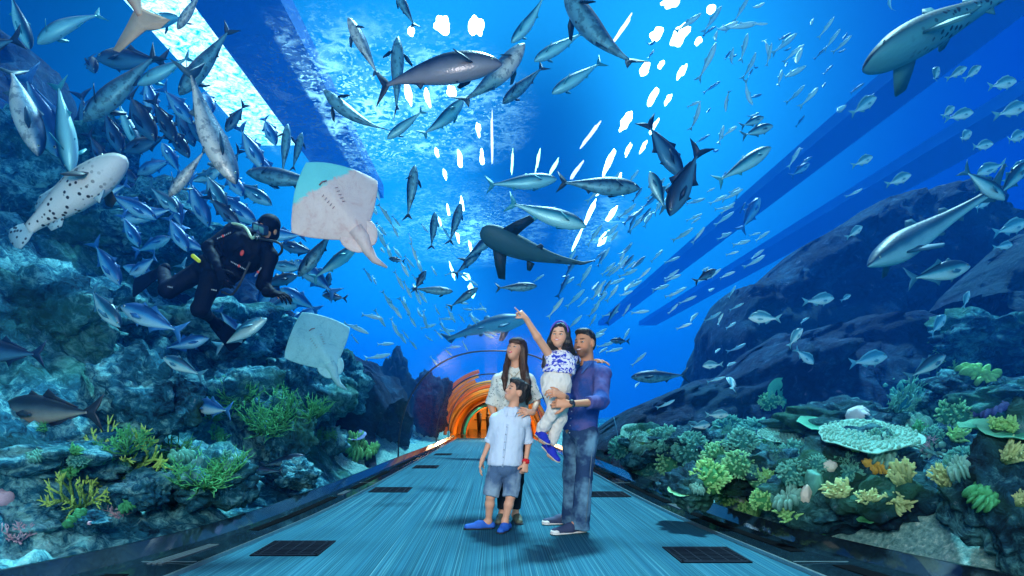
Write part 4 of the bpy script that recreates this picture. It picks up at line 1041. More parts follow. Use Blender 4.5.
rr = random.Random(31)
for k, (x, y, a, L, mk) in enumerate([(90, 60, -60, 40, 'jackd'), (105, 100, 215, 44, 'jackb'), (112, 130, -70, 50, 'jackd'), (150, 95, -75, 46, 'jackb'), (98, 150, -60, 40, 'jackd'), (196, 130, -50, 44, 'jackd'), (222, 150, -70, 46, 'jackb'), (232, 165, 230, 40, 'jackd'),
        (172, 160, 120, 38, 'jackb'), (155, 165, 200, 44, 'jackb'), (118, 170, -35, 44, 'jackd'), (268, 128, -65, 40, 'jackb'), (205, 98, -60, 44, 'jackb'), (182, 122, -66, 50, 'jackd'), (0, 108, -60, 60, 'jackb'), (86, 118, -78, 60, 'jackd')]):
    fish(J, mk, x, y, L, a, 7.2+.15*k, 'dark blue jack in the tangle of fish at upper left', yaw=rr.uniform(-20, 25), b=rr.uniform(0, .3), bend=rr.choice((0, 1, 2)), group='tangle of jacks at upper left')
# the packed jacks round the diver
rr = random.Random(11)
pack = [(130, 205, -28, 50, 'jackb'), (150, 214, 200, 52, 'jackb'), (165, 200, -40, 46, 'jack'), (178, 215, 110, 44, 'jackb'), (196, 200, -70, 52, 'jackb'), (214, 190, -60, 54, 'jack'), (230, 205, -35, 56, 'jackb'),
        (205, 178, 20, 40, 'jack'), (232, 180, -55, 44, 'jackb'), (250, 192, -30, 48, 'jack'), (285, 236, 178, 44, 'jackb'), (300, 250, 165, 40, 'jackd'), (292, 268, 172, 42, 'jack'), (300, 300, 150, 44, 'jackb'),
        (282, 305, 20, 46, 'jack'), (300, 320, 35, 44, 'jackb'), (276, 332, 160, 50, 'jack'), (262, 342, 30, 40, 'jackb'), (290, 345, 155, 46, 'jack'), (250, 322, 15, 42, 'jackb'), (262, 302, 60, 44, 'jackb'), (305, 336, -20, 34, 'jack'),
        (148, 232, -20, 40, 'jack'), (120, 228, -48, 44, 'jackb'), (262, 165, -62, 50, 'jackb'), (243, 222, 170, 34, 'jackd'), (310, 215, 175, 36, 'jack'), (272, 285, 130, 40, 'jackd')]
for k in range(20): pack.append((rr.uniform(112, 300), rr.uniform(176, 352), rr.choice((-60, -45, -30, 160, 175, 200, 20)), rr.uniform(34, 48), rr.choice(('jackb', 'jackb', 'jack', 'jackd'))))
for k, (x, y, a, L, mk) in enumerate(pack):
    fish(J, mk, x, y, L, a, 6.7+.16*k if k < 28 else 6.1+.06*(k-28), 'silvery blue jack in the dense crowd around the diver', yaw=rr.uniform(-20, 25), b=rr.uniform(0, .25), bend=rr.choice((0, 1, 2)), group='crowd of jacks around the diver')

M_PECD = plain('fin_dark_grey', (.03, .04, .05), .6)
for pn, me in FK[('grouper', 'grouper', 0)].parts:
    if pn == 'pectoral_fin': me.materials[0] = M_PECD
fish('grouper', 'grouper', 68, 198, 142, 38, 4.5, 'white black spotted grouper heading up right over the left reef', b=.3, cat='fish')

# right hand bream
B = 'bream'
br = [(935, 75, 22, 60, 'above the others, nose down by the zebra shark fin'), (957, 73, 20, 30, 'second in the row under the zebra shark'), (972, 73, 20, 40, 'third in the row under the zebra shark'),
      (1002, 84, 30, 12, 'near the right edge under the zebra shark'), (1012, 110, 34, 18, 'cut by the right edge, upper of two'), (948, 112, 20, 38, 'small, left of a pair in the blue'), (960, 115, 27, 12, 'right of a pair in the blue'),
      (964, 137, 24, 34, 'alone under the pair in the blue'), (981, 146, 24, 10, 'pale, right of the lone one'), (1014, 138, 28, 22, 'at the right edge, lower of two'), (863, 106, 30, 34, 'slim, alone in open blue water'),
      (898, 180, 26, 22, 'above the cliff peak'), (855, 232, 20, 38, 'small, on the cliff outline'), (863, 161, 22, 25, 'faint, below open water'), (992, 168, 30, 200, 'behind the crossing jack at the cliff peak'), (981, 204, 28, 35, 'bright, behind the shark tail'),
      (1010, 228, 36, 18, 'big, at the right edge beside the shark'), (1004, 246, 20, 10, 'faint, at the right cliff'), (966, 300, 18, 78, 'small, upright under the silver jack'), (938, 325, 28, 48, 'tilted, over the dark cliff at right'),
      (819, 300, 30, 8, 'clear, facing right on the dark cliff'), (765, 318, 30, 175, 'clear, facing left on the dark cliff'), (794, 338, 24, 52, 'tilted up on the dark cliff'), (804, 356, 24, -42, 'nose down on the dark cliff'),
      (713, 365, 20, 184, 'small, facing left at the cliff foot'), (717, 415, 22, 4, 'small, right of two above the coral bed'), (700, 426, 22, 8, 'small, left of two above the coral bed'), (868, 360, 38, 12, 'large, facing right above the table coral'),
      (732, 384, 16, 60, 'seen from the front at the cliff foot'), (676, 457, 14, 80, 'tiny, upright among the far corals'), (845, 298, 12, 30, 'tiny, beside the clear one facing right'), (1016, 172, 30, 48, 'cut by the right edge beside the shark tail')]
for k, (x, y, L, a, w_) in enumerate(br):
    fish(B, 'bream', x, y, L, a, 5.4+.11*k if x > 800 else 6.2+.1*(k % 7), 'silver bream '+w_, yaw=(55 if 'front' in w_ else rr.uniform(-15, 15)), b=-.25, bend=rr.choice((0, 0, 1, 2)))
fish(J, 'jack', 938, 273, 66, 12, 5.2, 'silver jack with green belly stripe below the shark')
fish(J, 'jack', 983, 184, 54, -36, 5.4, 'silver jack crossing the shark tail')
fish(J, 'jack', 1012, 180, 46, 50, 6.2, 'bright jack at the right edge behind the shark tail')
fish(J, 'jack', 926, 367, 46, 32, 5.0, 'pale cyan jack above the boulder corals')
fish(J, 'faint' if False else 'jackb', 800, 170, 24, 35, 11, 'faint far jack in the blue between cliff and surface')
fish(J, 'jackb', 750, 215, 40, 60, 13, 'faint round pale fish in the far blue')

# schools of small silver fish, each one placed by hand or on the school's stream
def school(pts, label, group, mk='silver', base=9.0, spread=3.0, seed=1):
    r = random.Random(seed)
    for (x, y, L, a) in pts:
        d = base+r.uniform(-spread, spread); me = SARDM[(mk, r.choice((0, 1, 2)))]
        o = bpy.data.objects.new('small_silver_fish', me); COL.objects.link(o)
        orient(o, x, y, d, L*(1.22 if mk == 'silver' else 1), a, r.uniform(-25, 25), r.uniform(-.55, .1) if mk == 'silver' else r.uniform(0, .4))
        tag(o, label, 'fish', group)
def stream(n, x0, y0, x1, y1, w, L, a, seed, da=12):
    r = random.Random(seed); out = []
    for _ in range(n):
        t_ = r.random(); u = r.gauss(0, .5)
        dx, dy = x1-x0, y1-y0; q = math.hypot(dx, dy)
        out.append((x0+dx*t_-dy/q*u*w, y0+dy*t_+dx/q*u*w, L*r.uniform(.7, 1.3), a+r.uniform(-da, da)))
    return out
A_ = [(372, 205, 22, -62), (385, 212, 20, -60), (376, 190, 18, -70), (380, 235, 22, -65), (388, 250, 20, -65), (414, 252, 16, -70), (418, 262, 20, -68), (404, 268, 18, -60), (399, 280, 18, -62), (408, 290, 16, -64), (388, 300, 20, -58),
      (396, 310, 18, -55), (380, 318, 16, -60), (405, 305, 18, -60), (412, 320, 14, -60), (394, 327, 18, -60), (355, 327, 24, -25), (371, 316, 20, -12), (378, 357, 22, 12), (384, 344, 16, 5), (362, 235, 20, -65), (395, 230, 14, -65)]
school(A_, 'small silver fish of the slanting school right of the big ray', 'school right of the big ray', base=8, spread=2, seed=2)
school(stream(34, 385, 225, 440, 340, 60, 13, -60, 5), 'tiny silver fish in the far school left of the dark shark', 'far school left of the shark', base=12, spread=3, seed=3)
school(stream(22, 425, 300, 485, 345, 50, 11, -20, 6, 40), 'tiny fish glinting above the far tunnel ring', 'glinting fish above the far ring', base=13, spread=3, seed=4)
C_ = [(688, 23, 26, 34), (712, 20, 26, 55), (741, 10, 20, 60), (723, 30, 28, 28), (741, 26, 30, 14), (756, 8, 16, 30), (760, 24, 12, -5), (709, 60, 32, 68), (714, 40, 18, 70), (744, 48, 26, 75), (730, 60, 20, 75), (751, 66, 22, 72), (769, 55, 16, 85),
      (768, 46, 20, -75), (784, 44, 28, 40), (794, 52, 20, 35), (795, 62, 28, 62), (790, 75, 28, 28), (780, 78, 18, 70), (747, 95, 22, -75), (726, 100, 16, -80), (812, 95, 22, 50), (796, 95, 18, 50), (697, 118, 22, 85), (693, 104, 12, 10),
      (721, 135, 20, 70), (731, 130, 16, 38), (832, 40, 18, 55), (826, 28, 16, 55), (842, 45, 16, 45), (888, 6, 18, 85), (810, 25, 14, 60), (836, 112, 26, 35), (794, 158, 20, 60), (732, 195, 20, 28), (724, 208, 14, 0), (735, 190, 10, 30),
      (682, 236, 20, 35), (855, 193, 14, 30), (755, 262, 20, 35), (714, 274, 14, 38), (732, 292, 12, 60), (712, 318, 16, 35), (719, 320, 12, 60), (684, 326, 14, 20), (673, 309, 12, 45), (640, 312, 16, 8), (634, 285, 16, 30), (610, 314, 14, 15)]
school(C_, 'small silver fish in the curving school at upper right', 'curving school at upper right', base=8.5, spread=2, seed=7)
school(stream(46, 655, 185, 575, 330, 46, 17, 52, 8), 'small fish streaming down left between lamps and cliff', 'stream of small fish right of the centre', base=9.5, spread=2.5, seed=9)
school(stream(16, 650, 185, 575, 330, 40, 22, 52, 18), 'dark small fish in the stream right of the centre', 'dark fish in the stream right of the centre', 'faint', base=8.5, spread=2, seed=19)
school(stream(46, 750, 210, 610, 400, 95, 14, 24, 10, 14), 'small silver fish scattered between the man and the cliff', 'scattered fish between man and cliff', base=9.5, spread=2.2, seed=11)
school(stream(30, 700, 150, 860, 60, 110, 15, 45, 12, 20), 'faint blue small fish far off at upper right', 'faint far fish at upper right', 'faint', base=12, spread=3, seed=13)
# ------------------------------------------------------------------ sharks and rays
def shark_kind(name, outline, fins, bodymat, finmat, eye, pect, bend=0):
    return Fish(name, outline, fins, bodymat, finmat, eye, bend, pect=pect)
MF['zebra'] = fish_mat('zebra_shark_sandy', (.02, .05, .07), (.05, .18, .22), (.12, .38, .42), metal=0, rough=.6, spots=(.01, .03, .05), sscale=30, soft=.2)
MFF['zebra'] = plain('fin_zebra', (.07, .24, .27), .6)
MF['sandtiger'] = fish_mat('sand_tiger_blue', (.008, .06, .13), (.02, .15, .25), (.34, .68, .74), metal=0, rough=.5)
MFF['sandtiger'] = plain('fin_sandtiger', (.02, .13, .22), .6)
MF['nurse'] = fish_mat('nurse_shark_dark', (.006, .035, .06), (.010, .05, .08), (.03, .11, .14), metal=0, rough=.6)
MFF['nurse'] = plain('fin_nurse', (.006, .035, .06), .6)
SHK = [(0, .0, -.01, .02), (.02, .018, -.025, .045), (.07, .038, -.045, .066), (.14, .055, -.058, .078), (.25, .066, -.066, .078), (.38, .06, -.06, .068), (.5, .046, -.046, .052), (.62, .032, -.03, .034), (.74, .022, -.018, .022), (.84, .018, -.012, .014), (.9, .014, -.008, .008)]
SHF = [('tail_fin', [(.74, .0), (.80, .022), (.90, .05), (.985, .105), (1.0, .10), (.96, .055), (.93, .02), (.90, -.02), (.86, -.055), (.82, -.03), (.78, -.012)], .012),
       ('dorsal_fin', [(.36, .05), (.41, .115), (.45, .105), (.47, .04), (.42, .04)], .012), ('rear_dorsal_fin', [(.57, .03), (.61, .075), (.64, .065), (.66, .02), (.6, .02)], .01),
       ('anal_fin', [(.64, -.02), (.68, -.06), (.71, -.015)], .01)]
def pair_fin(s_, px, pz, py, L, W, sweep, droop, mat, name='pectoral_fin'):
    """a pair of broad flat fins standing out sideways"""
    for sd in (-1, 1):
        poly = [(0, 0), (-sweep*L*.5, L*.55), (-sweep*L, L), (-sweep*L-W*.45, L*.93), (-W*.8-sweep*L*.4, L*.45), (-W, 0)]
        m = MB(); V = [];
        for k, (x, y) in enumerate(poly): V.append((x-px, sd*(y+py), pz-droop*y))
        V = np.array(V); n = len(V); top = V+[0, 0, .006]; bot = V-[0, 0, .006]
        f = [tuple(range(n)), tuple(range(2*n-1, n-1, -1))]+[(i, n+i, n+(i+1) % n, (i+1) % n) for i in range(n)]
        if sd < 0: f = [q[::-1] for q in f]
        m.add(np.concatenate([top, bot]), f)
        s_.parts.append((name, m.mesh(name, mat)))
zeb = shark_kind('zebra_shark', [(x, a*1.15, b*1.15, c*1.25) for x, a, b, c in SHK], SHF, MF['zebra'], MFF['zebra'], (.06, .02, .007), None, 0)
pair_fin(zeb, .20, -.03, .08, .11, .13, .35, .75, MFF['zebra']); pair_fin(zeb, .44, -.03, .045, .06, .06, .5, .3, MFF['zebra'], 'pelvic_fin')
o = zeb.make(); orient(o, 955, 20, 4.7, 225, 208, -8, .30); tag(o, 'big blunt headed zebra shark at the upper right corner', 'shark')
st = shark_kind('sand_shark', [(0, .004, -.004, .008), (.04, .026, -.022, .034), (.10, .056, -.046, .06)]+[(x, a*1.35, b*1.4, c*1.2) for x, a, b, c in SHK[4:]], SHF, MF['sandtiger'], MFF['sandtiger'], (.06, .008, .007), None, .9)
pair_fin(st, .2, -.035, .06, .13, .09, .7, .6, MFF['sandtiger']); pair_fin(st, .46, -.035, .04, .06, .06, .6, .5, MFF['sandtiger'], 'pelvic_fin')
o = st.make(); orient(o, 921, 234, 5.6, 160, 209, -18, .15); tag(o, 'pale bellied blue shark with raised tail before the right cliff', 'shark')
nu = shark_kind('dark_shark', [(x, a*1.15, b*1.15, c*1.3) for x, a, b, c in SHK], SHF, MF['nurse'], MFF['nurse'], (.06, .02, .006), None, .45)
pair_fin(nu, .14, -.02, .08, .20, .13, .75, .15, MFF['nurse']); pair_fin(nu, .44, -.02, .05, .07, .07, .5, .2, MFF['nurse'], 'pelvic_fin')
o = nu.make(); orient(o, 536, 257, 5.6, 118, 158, -14, .8); tag(o, 'dark shark silhouette with spread pectoral fins at the centre', 'shark')
o = copy_tree(st.make()) if False else st.make(); orient(o, 480, 326, 9.5, 102, 8, 0, .2); tag(o, 'faint long shark above the woman and the far ring', 'shark')
# pink tail of a fish that leaves the frame at the top
MF['pink'] = fish_mat('pink_fish', (.75, .30, .18), (.9, .42, .28), (1, .6, .42), metal=0, rough=.5)
MFF['pink'] = plain('fin_pink', (1.0, .46, .30), .55)
pk = Fish('pink_tailed_fish', [(x, a*1.5, b*1.5, c*1.3) for x, a, b, c in TUNA], [('tail_fin', [(.84, .02), (.90, .10), (1.0, .25), (1.03, .22), (1.0, .08), (.985, 0), (1.02, -.08), (1.0, -.17), (.90, -.07), (.84, -.02)], .016)]+TFIN[1:], MF['pink'], MFF['pink'], (.07, .01, .01), 0, pect=((.2, -.03, .07), .2, .08, .8, .5))
o = pk.make(); orient(o, 117, -42, 4.4, 160, 112, 0, .15, flip=-1); tag(o, 'pink fish leaving the top edge, tail and wrist in view', 'fish')

# rays
def ray(name, px, py, d, wpx, ang, tilt, label, mats, wing=(.0, .0), tail=1.0, seed=0):
    """disc of a ray, nose along +x, seen mostly from below"""
    n = 40; rings = []
    out = []
    for k in range(n):
        a = 2*PI*k/n
        # rounded diamond
        r = 1/(abs(math.cos(a))**1.17+abs(math.sin(a))**1.17)**(1/1.17)
        x, y = r*math.cos(a)*.60, r*math.sin(a)*.66
        if x < 0: x *= .95
        out.append((x, y))
    out = np.array(out); V = []; f = []
    ks = [0.02, .2, .4, .6, .78, .9, .97, 1.0]
    for sgn in (1, -1):
        for q in ks:
            for (x, y) in out:
                X, Y = x*q, y*q; th = .075*(1-q**2)**.7*(1-.4*abs(Y))+.004
                body = .035*math.exp(-((Y/.13)**2))*(1-q**4)
                wv_ = .03*math.sin(9*Y+4*X)*(X*X+Y*Y)*3
                flap = wv_+wing[0]*abs(Y)**1.6*(1 if Y > 0 else wing[1]) + .05*math.sin(6*X+2)*abs(Y)
                V.append((X, Y, flap+sgn*(th+body)*(.8 if sgn < 0 else 1)))
    m_ = len(ks)
    def idx(s, i, j): return (0 if s > 0 else m_*n)+i*n+(j % n)
    for i in range(m_-1):
        for j in range(n):
            f.append((idx(1, i, j), idx(1, i+1, j), idx(1, i+1, j+1), idx(1, i, j+1))); f.append((idx(-1, i, j+1), idx(-1, i+1, j+1), idx(-1, i+1, j), idx(-1, i, j)))
    for j in range(n): f.append((idx(1, m_-1, j), idx(-1, m_-1, j), idx(-1, m_-1, j+1), idx(1, m_-1, j+1)))
    f.append(tuple(idx(1, 0, j) for j in range(n))); f.append(tuple(idx(-1, 0, j) for j in range(n))[::-1])
    V = np.array(V)
    b = MB().add(V, f, dv=np.concatenate([np.ones(m_*n), -np.ones(m_*n)])).build(name, mats[0])
    ch = []
    m = MB()
    for sd in (-1, 1):      # pelvic fins, rounded lobes
        m2 = MB(); m2.ell((-.55, sd*.13, 0), (.17, .10, .018), 14, 8, Matrix.Rotation(sd*.5, 3, 'Z')); m2.build('pelvic_fin', mats[0], b)
    tl = [(-.42, 0, 0), (-.56, .01, 0), (-.70, .02*tail, .01), (-.86, .02*tail, .03), (-1.02, -.06*tail, .05)]
    m.tube(tl, [.11, .10, .075, .05, .014], 10, flat=1.0); m.build('tail', mats[0], b)
    g = MB()
    for sd in (-1, 1):      # gill slits and mouth on the belly
        for k in range(5):
            g.box((.10-.045*k, sd*(.10-.006*k), -.105+.004*k), (.004, .04, .010), Matrix.Rotation(sd*.3, 3, 'Z'))
    g.build('gill_slits', mats[1], b)
    mm = MB(); mm.tube([(.24, -.055, -.086), (.255, 0, -.09), (.24, .055, -.086)], .008, 6); mm.build('mouth', mats[1], b)
    c = P(px, py, d); view = (c-Vector((0, 0, EYE))).normalized(); a = math.radians(ang)
    f_ = Vector((math.cos(a), 0, math.sin(a))); up = Vector((-math.sin(a), 0, math.cos(a)))*tilt[0]+view*1.0; f_ = (f_+view*tilt[1]).normalized(); up = (up-f_*up.dot(f_)).normalized()
    M = Matrix((f_, up.cross(f_), up)).transposed().to_4x4(); L = wpx*d/F
    b.matrix_world = Matrix.Translation(c) @ M @ Matrix.Scale(L, 4)
    tag(b, label, 'ray'); return b
def ray_mat(name, belly, back, edge, tip=None):
    t = NT(name); o = t.obj(); n = t.noise(o, 4, 5, .7, 1.2); n2 = t.noise(o, 20, 3, .6)
    c = t.ramp(n, [(.3, edge), (.45, belly), (.7, tuple(min(1, x*1.12) for x in belly))]); c = t.mix(t.ramp(n2, [(.55, 0.0), (.7, .35)]), c, edge)
    if tip:
        so = t.n('SeparateXYZ'); t.set(so.inputs[0], o); e_ = t.math('ADD', so.outputs[0], t.math('MULTIPLY', n, .25)); c = t.mix(t.ramp(e_, [(.33, 0.0), (.36, 1.0)]), c, tip)
    c = t.mix(t.math('GREATER_THAN', t.attr('dv'), 0.0), c, back)
    return t.pbr(c, .55, 0, t.bump(n, .3, .03), .4)
M_RAYM = plain('ray_mouth_red', (.35, .12, .12), .6)
M_RAY1 = ray_mat('ray_belly_pinkish', (.92, .62, .56), (.06, .16, .2), (.80, .42, .38), (.22, .74, .72))
M_RAY2 = ray_mat('ray_belly_cyan', (.42, .80, .82), (.05, .2, .25), (.25, .62, .68))
ray('large_ray', 335, 202, 4.9, 79, 126, (.2, -.10), 'large ray with pinkish white belly and cyan wing tip', (M_RAY1, M_RAYM), (.25, .6), -1.0)
ray('pale_cyan_ray', 318, 342, 6.6, 54, 118, (.1, -.2), 'smaller pale cyan ray seen from below over the left reef', (M_RAY2, M_RAYM), (.15, 1), -1.0)
# ------------------------------------------------------------------ smooth bodies: blended tapered limbs turned into one surface
def nrm(v): v = np.asarray(v, float); return v/(np.linalg.norm(v)+1e-9)
class Blob:
    def __init__(s, k=.02): s.p = []; s.k = k; s.paint = []
    def cone(s, a, b, ra, rb, k=None, flat=None, fl=1.0, sub=False, cut=(0, 0), col=None):
        """tapered limb; flat: axis along which it is squeezed by fl; cut: flat ends"""
        a, b = np.array(a, float), np.array(b, float); R = max(ra, rb)*max(1, 1/fl if fl > 1 else 1)
        R2 = R*max(1.0, fl)
        lo, hi = np.minimum(a, b)-R2-.06, np.maximum(a, b)+R2+.06
        def fn(p):
            ab = b-a; L2 = ab@ab; q = p-a; t_ = (q@ab)/max(L2, 1e-9); tc = np.clip(t_, 0, 1); w = q-tc[..., None]*ab
            if flat is not None:
                n = nrm(flat); c = w@n; w = w+(c/fl-c)[..., None]*n
            d = np.linalg.norm(w, axis=-1)-(ra+(rb-ra)*tc)
            L = math.sqrt(L2)
            if cut[0]: d = np.maximum(d, -t_*L)
            if cut[1]: d = np.maximum(d, (t_-1)*L)
            return d
        s.p.append((fn, lo, hi, s.k if k is None else k, sub, col)); return s
    def chain(s, pts, rs, **kw):
        for a, b, ra, rb in zip(pts[:-1], pts[1:], rs[:-1], rs[1:]): s.cone(a, b, ra, rb, **kw)
        return s
    def ell(s, c, r, axes=None, k=None, sub=False, col=None, box=0):
        c = np.array(c, float); r = np.array(r, float); A = np.eye(3) if axes is None else np.array(axes, float)
        R = r.max()+.05
        def fn(p):
            q = (p-c)@A.T
            if box:
                e = np.linalg.norm(np.maximum(np.abs(q)-r+box, 0), axis=-1)+np.minimum((np.abs(q)-r+box).max(-1), 0)-box; return e
            k0 = np.linalg.norm(q/r, axis=-1); k1 = np.linalg.norm(q/(r*r), axis=-1)
            return k0*(k0-1)/np.maximum(k1, 1e-6)
        s.p.append((fn, c-R*(1.75 if box else 1), c+R*(1.75 if box else 1), s.k if k is None else k, sub, col)); return s
    def plane(s, c, n, col=None):
        """cut away what lies on the side the normal points to"""
        c = np.array(c, float); n = nrm(n)
        s.p.append((lambda p: -((p-c)@n), None, None, .004, True, col)); return s
    def mesh(s, name, mat, h=.006, color=None, wrinkle=None, thick=None):
        los = np.array([q[1] for q in s.p if q[1] is not None and not q[4]]); his = np.array([q[2] for q in s.p if q[1] is not None and not q[4]])
        lo, hi = los.min(0), his.max(0); n = np.ceil((hi-lo)/h).astype(int)+1
        D = np.full(n, .12, np.float32)
        ax = [lo[i]+h*np.arange(n[i]) for i in range(3)]
        for fn, a, b, k, sub, col in s.p:
            if a is None: i0 = np.zeros(3, int); i1 = n
            else:
                i0 = np.clip(np.floor((a-lo)/h).astype(int), 0, n-1); i1 = np.clip(np.ceil((b-lo)/h).astype(int)+1, 1, n)
            sl = tuple(slice(i0[i], i1[i]) for i in range(3))
            g = np.stack(np.meshgrid(*[ax[i][i0[i]:i1[i]] for i in range(3)], indexing='ij'), -1)
            d = fn(g).astype(np.float32); o = D[sl]
            if sub: d = -d; hh = np.maximum(k-np.abs(o-d), 0)/k; D[sl] = np.maximum(o, d)+hh*hh*k*.25
            else: hh = np.maximum(k-np.abs(o-d), 0)/k; D[sl] = np.minimum(o, d)-hh*hh*k*.25
        D[0], D[-1], D[:, 0], D[:, -1], D[:, :, 0], D[:, :, -1] = (.1,)*6
        V, Fc = nets(D, lo, h)
        # soften the grid
        if len(V):
            E = np.array([(a, b) for q in Fc for a, b in ((q[0], q[1]), (q[1], q[2]), (q[2], q[3]), (q[3], q[0]))])
            cnt = np.bincount(E[:, 0], minlength=len(V))+np.bincount(E[:, 1], minlength=len(V))
            for _ in range(2):
                S = np.zeros_like(V)
                for ax_ in range(3): S[:, ax_] = np.bincount(E[:, 0], V[E[:, 1], ax_], len(V))+np.bincount(E[:, 1], V[E[:, 0], ax_], len(V))
                V = V*.5+.5*S/np.maximum(cnt, 1)[:, None]
            if wrinkle:
                amp, sc = wrinkle[:2]; zf = wrinkle[2] if len(wrinkle) > 2 else .55; N = np.zeros_like(V); q = Fc
                fnm = np.cross(V[q[:, 2]]-V[q[:, 0]], V[q[:, 3]]-V[q[:, 1]])
                for j in range(4):
                    for ax_ in range(3): N[:, ax_] += np.bincount(q[:, j], fnm[:, ax_], len(V))
                N /= np.linalg.norm(N, axis=1)[:, None]+1e-9
                w = np.array([mnoise.noise(Vector((v[0]*sc, v[1]*sc, v[2]*sc*zf)))+.5*mnoise.noise(Vector((v[0]*sc*2.1, v[1]*sc*2.1, v[2]*sc*zf*2.3))) for v in V])
                V = V+N*(w*amp)[:, None]
        m = MB()
        kw = {}
        if color is not None:
            C = np.tile(np.array(color, float), (len(V), 1)); best = np.full(len(V), 9.)
            if any(q[5] is not None for q in s.p):
                for fn, a, b, k, sub, col in s.p:
                    if sub: continue
                    d = fn(V); w = d < best; best = np.where(w, d, best); C[w] = color if col is None else col
            for c, r, A, col, soft in s.paint:
                q = (V-c)@np.array(A, float).T; e = np.linalg.norm(q/r, axis=1); w = np.clip((1+soft-e)/(2*soft), 0, 1)[:, None]; C = C*(1-w)+np.array(col)*w
            kw['col'] = C
        m.add(V, Fc, **kw)
        return m.mesh(name, mat)
def nets(D, lo, h):
    """surface nets"""
    S = D < 0; nx, ny, nz = D.shape
    cs = [(i, j, k) for i in (0, 1) for j in (0, 1) for k in (0, 1)]
    sub = {c: D[c[0]:nx-1+c[0], c[1]:ny-1+c[1], c[2]:nz-1+c[2]] for c in cs}
    cnt = sum((sub[c] < 0).astype(np.int8) for c in cs); act = (cnt > 0) & (cnt < 8)
    idx = np.full(act.shape, -1, np.int64); I = np.argwhere(act); idx[act] = np.arange(len(I))
    P_ = np.zeros((len(I), 3)); W_ = np.zeros(len(I))
    for a in cs:
        for ax in range(3):
            if a[ax]: continue
            b = list(a); b[ax] = 1; b = tuple(b)
            da = sub[a][act].astype(float); db = sub[b][act].astype(float); cr = (da < 0) != (db < 0)
            t_ = np.where(cr, da/np.where(cr, da-db, 1), 0); q = np.tile(np.array(a, float), (len(I), 1)); q[:, ax] += t_
            P_[cr] += q[cr]; W_[cr] += 1
    V = lo+h*(I+P_/W_[:, None]); Fc = []
    for ax in range(3):
        o = [0, 1, 2]; o.remove(ax); u, v = o
        A_ = S.take(range(0, S.shape[ax]-1), ax); B_ = S.take(range(1, S.shape[ax]), ax); E = np.argwhere(A_ != B_)
        E = E[(E[:, u] > 0) & (E[:, v] > 0) & (E[:, u] < D.shape[u]-1) & (E[:, v] < D.shape[v]-1)]
        ins = S[E[:, 0], E[:, 1], E[:, 2]]
        q = []
        for du, dv in ((1, 1), (0, 1), (0, 0), (1, 0)):
            c = E.copy(); c[:, u] -= du; c[:, v] -= dv; q.append(idx[c[:, 0], c[:, 1], c[:, 2]])
        q = np.stack(q, 1); flip = ins if ax != 1 else ~ins
        q[~flip] = q[~flip][:, ::-1]; Fc.append(q)
    return V, np.concatenate(Fc)

def axes_of(fwd, up=(0, 0, 1)):
    """rows: left, forward, up"""
    f = nrm(fwd); u = np.array(up, float); l = nrm(np.cross(u, f)); u = np.cross(f, l); return np.array([l, f, u])
def add_head(B, c, A, s=1.0, smile=0, skin=None, child=0.0, stubble=False, lip=(.55, .18, .16), fem=False):
    c = np.array(c, float)
    L = lambda x, y, z: c+s*(A[0]*x+A[1]*y+A[2]*z)
    el = lambda p, r, **kw: B.ell(L(*p), np.array(r)*s, A, **kw)
    jw = .92 if (fem or child) else 1.0; fz = 1-.12*child
    el((0, -.014, .034), (.075, .094, .083), k=.02); el((0, .022, -.030*fz), (.058*jw, .064, .083*fz), k=.04)
    el((0, .052, -.086*fz), (.028*jw, .028, .022), k=.035)
    for x in (-1, 1):
        el((x*.034, .050, -.030*fz), (.027, .027, .030), k=.03)
        el((x*.079, -.006, -.008), (.011, .021, .033), k=.008)
        el((x*.031, .094, .000), (.0165, .014, .0085), k=.010, sub=True)
        B.cone(L(x*.012, .083, .021), L(x*.045, .070, .021), .008*s, .006*s, k=.012*s)
        el((x*.009, .092, -.034*fz), (.0075, .009, .006), k=.006*s)
    nz = 1-.25*max(child, .4*fem); B.cone(L(0, .083, .014), L(0, .083+.020*nz, -.027*fz), .0055*s, .0085*s*nz, k=.012*s)
    el((0, .0865, -.0555*fz), (.023, .0105, .0052), k=.006*s); el((0, .0845, -.0655*fz), (.019, .0105, .006), k=.006*s)
    B.paint.append((L(0, .093, -.060*fz), np.array((.025, .014, .0115))*s, A, lip, .15))
    if fem: B.paint.append((L(0, .10, -.0602*fz), np.array((.014, .012, .0028))*s, A, (.85, .8, .78), .2))
    for x in (-1, 1):
        B.paint.append((L(x*.031, .083, .0245), np.array((.021, .02, .0045 if not stubble else .006))*s, A, (.02, .012, .01), .25))
        B.paint.append((L(x*.031, .084, .000), np.array((.017, .012, .0075))*s, A, (.06, .03, .02), .35))
        B.paint.append((L(x*.036, .062, -.033*fz), np.array((.022, .02, .02))*s, A, tuple(q*w_ for q, w_ in zip(skin or (.72, .36, .23), (1.0, .78, .74))), .8))
    if stubble:
        B.paint.append((L(0, .05, -.078), np.array((.058, .05, .036))*s, A, (.13, .065, .045), .35))
        B.paint.append((L(0, .10, -.0455), np.array((.026, .02, .0065))*s, A, (.08, .04, .03), .4))
        B.paint.append((L(0, .093, -.060), np.array((.021, .02, .0075))*s, A, lip, .2))
    if smile:
        for x in (-1, 1): B.paint.append((L(x*.024, .084, -.0565*fz), np.array((.009, .014, .004))*s, A, lip, .3))
        B.paint.append((L(0, .10, -.0602*fz), np.array((.019*smile, .03, .0036))*s, A, (.88, .86, .84), .2))
    return L
